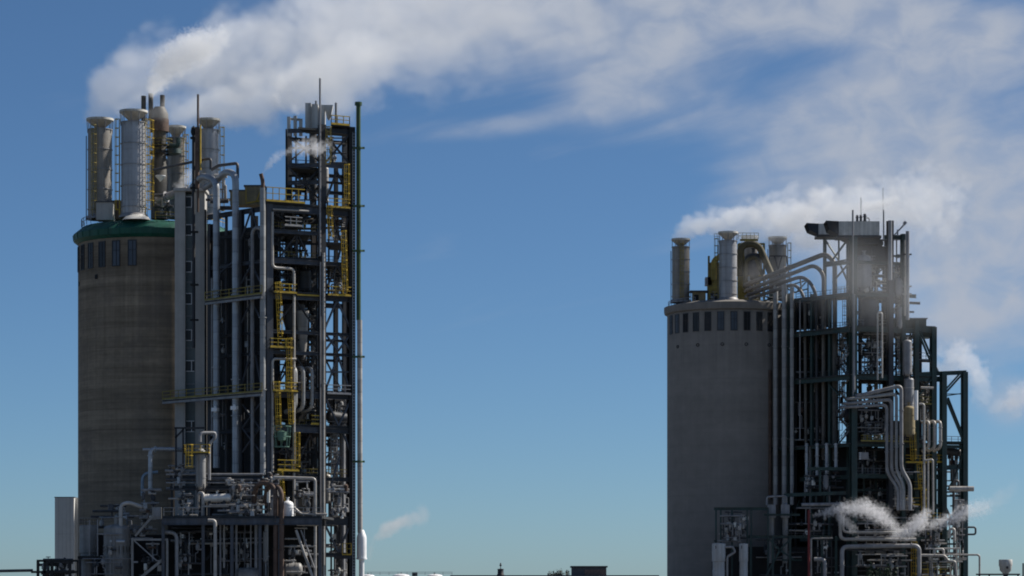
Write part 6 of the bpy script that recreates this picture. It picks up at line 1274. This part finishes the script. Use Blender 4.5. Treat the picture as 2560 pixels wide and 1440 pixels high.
steam('broad steam plume drifting right and up from the stacks of the brown tower',
      [[(224, 296, 419, 26, .9), (250, 262, 420, 58, .7), (310, 225, 423, 92, .6), (420, 185, 427, 125, .55), (580, 150, 432, 168, .6), (810, 110, 438, 188, .42), (1060, 60, 445, 198, .18), (1380, -20, 454, 230, .06)],
       [(440, 300, 422, 40, .9), (560, 268, 422, 66, 1), (700, 235, 423, 98, .9), (900, 190, 426, 115, .5), (1080, 150, 430, 95, .2)], [(300, 275, 418, 26, .8), (345, 255, 418, 40, .7)], [(380, 285, 411, 20, .5), (425, 275, 411, 34, .5), (470, 262, 414, 40, .6)], [(500, 296, 421, 24, .9), (540, 290, 421, 34, .8)]], .15, .1, .68, .4, .36, aniso=0, seed=3.4, stretch=(.9, 1, 1.1), col=(1, 1, 1), lob=.8)
steam('dense bright white puff rising from the stained scrubber column', [[(378, 234, 411, 12, .8), (394, 202, 407, 32, 1), (430, 155, 405, 48, 1), (490, 118, 404, 52, 1), (548, 92, 404, 38, .7)], [(430, 122, 405, 26, 1), (462, 108, 405, 28, 1)]], .4, 1.3, .6, .22, .25, aniso=0, seed=1.0, col=(1, 1, 1), lob=.9)
steam('two little bright puffs high above the left frame', [[(690, 240, 412, 13, 1), (698, 262, 412, 9, .6)], [(735, 268, 412, 15, .9), (745, 285, 412, 9, .6)], [(738, 182, 412, 9, .7), (748, 200, 412, 7, .5)]], .35, 1.0, .6, .2, .5, seed=5.0)
steam('wisp of steam leaving the bent rusty tip of the corner duct', [[(656, 432, 390, 5, 1), (672, 412, 390, 11, 1), (690, 392, 390, 15, .7), (712, 378, 390, 12, .3)]], .5, 1.6, .8, .14, .5, seed=2.0)
steam('ragged steam drifting across the upper left frame', [[(712, 385, 389, 8, .8), (745, 370, 389, 26, 1), (790, 372, 389, 28, 1), (818, 362, 389, 20, .5)], [(760, 352, 389, 14, .8), (790, 348, 389, 12, .6)]], .7, 1.8, 1.5, .16, .35, seed=9.0, thr=.38)
steam('white steam billowing behind the lift shaft roof', [[(450, 468, 408, 20, 1), (470, 440, 408, 20, .8), (490, 425, 408, 16, .4)]], .4, 1.3, .8, .16, .5, seed=6.0)
steam('pinkish thin puffs drifting off beside the silver silencer', [[(922, 1400, 430, 8, .5), (932, 1350, 430, 14, .7), (965, 1325, 432, 26, 1), (1005, 1310, 434, 26, 1), (1050, 1285, 436, 34, .4)]], .2, .26, .9, .25, .6, seed=4.0, col=(1, .88, .84))
steam('steam plume streaming right from the stacks of the grey tower',
      [[(1688, 598, 509, 14, 1), (1722, 572, 509, 32, .9), (1790, 556, 510, 44, .75), (1880, 550, 512, 58, .7), (2000, 540, 514, 76, .55), (2140, 528, 518, 90, .42), (2330, 510, 522, 110, .25)],
       [(1820, 584, 508, 22, .8), (1900, 592, 514, 34, .7), (1990, 600, 516, 42, .6), (2070, 595, 518, 44, .4)], [(1930, 600, 511, 22, .6), (1960, 590, 512, 26, .6)]], .26, .2, .7, .3, .36, seed=7.0, stretch=(.9, 1, 1.1), col=(1, 1, 1), lob=.9)
steam('bright white puff above the three stub vents of the box duct', [[(2146, 532, 484.5, 7, .9), (2168, 516, 484, 16, 1), (2200, 514, 484, 18, 1), (2240, 496, 484, 12, .6)]], .5, 3.0, .7, .15, .3, seed=2.5, col=(1, 1, 1))
steam('thin veil of steam hanging round the top of the right frame', [[(1870, 690, 500, 50, .9), (2000, 690, 490, 110, .8), (2140, 700, 482, 165, .9), (2250, 740, 483, 160, .8), (2330, 780, 486, 90, .4)]], .03, .07, .25, .6, 1.0, seed=8.0, col=(1, 1, 1), lob=0)
steam('white cloud of steam standing behind the outer right frame', [[(2350, 930, 520, 50, .7), (2395, 890, 520, 48, 1), (2440, 930, 520, 46, .9), (2455, 985, 520, 36, .5)], [(2290, 880, 520, 40, .5), (2350, 930, 520, 40, .7)]], .2, .3, .7, .35, .4, seed=11.0, lob=.8)
steam('long white steam jet blowing right across the lower right frame', [[(2032, 1289, 481, 6, 1), (2070, 1280, 481, 17, 1), (2110, 1272, 481, 24, 1), (2150, 1272, 481, 30, .9)], [(2165, 1270, 481, 30, 1), (2200, 1288, 481, 30, .9), (2240, 1322, 481, 22, .6)], [(2105, 1295, 481, 20, .9), (2132, 1322, 481, 17, .6)], [(2150, 1255, 481, 14, .8), (2168, 1250, 481, 12, .5)], [(2095, 1265, 481, 10, .8), (2110, 1262, 481, 10, .6)]], .75, 2.0, 1.45, .12, .35, seed=12.6, lob=.8, thr=.3)
steam('second steam jet curling up right past the outer column', [[(2235, 1342, 480.5, 16, .8), (2268, 1330, 480.5, 25, 1), (2300, 1306, 480.5, 30, 1), (2316, 1284, 480.5, 20, .8)], [(2330, 1312, 480.5, 17, .8), (2368, 1302, 480.5, 22, .8), (2412, 1280, 480.5, 28, .6), (2460, 1268, 481, 32, .25)]], .75, 1.8, 1.45, .12, .35, seed=13.6, lob=.8, thr=.3)
steam('faint pink haze of steam off the right end of the right plant', [[(2440, 1285, 482, 20, .6), (2490, 1250, 483, 34, .8), (2530, 1215, 484, 28, .4)]], .06, .3, .8, .25, .6, seed=14.0, col=(1, .93, .9))

steam('white puff of steam at the right edge of the photo', [[(2490, 1020, 522, 28, .6), (2525, 1000, 522, 42, 1), (2575, 985, 522, 50, .8)]], .16, .22, .8, .35, .45, seed=15.0, lob=.8)
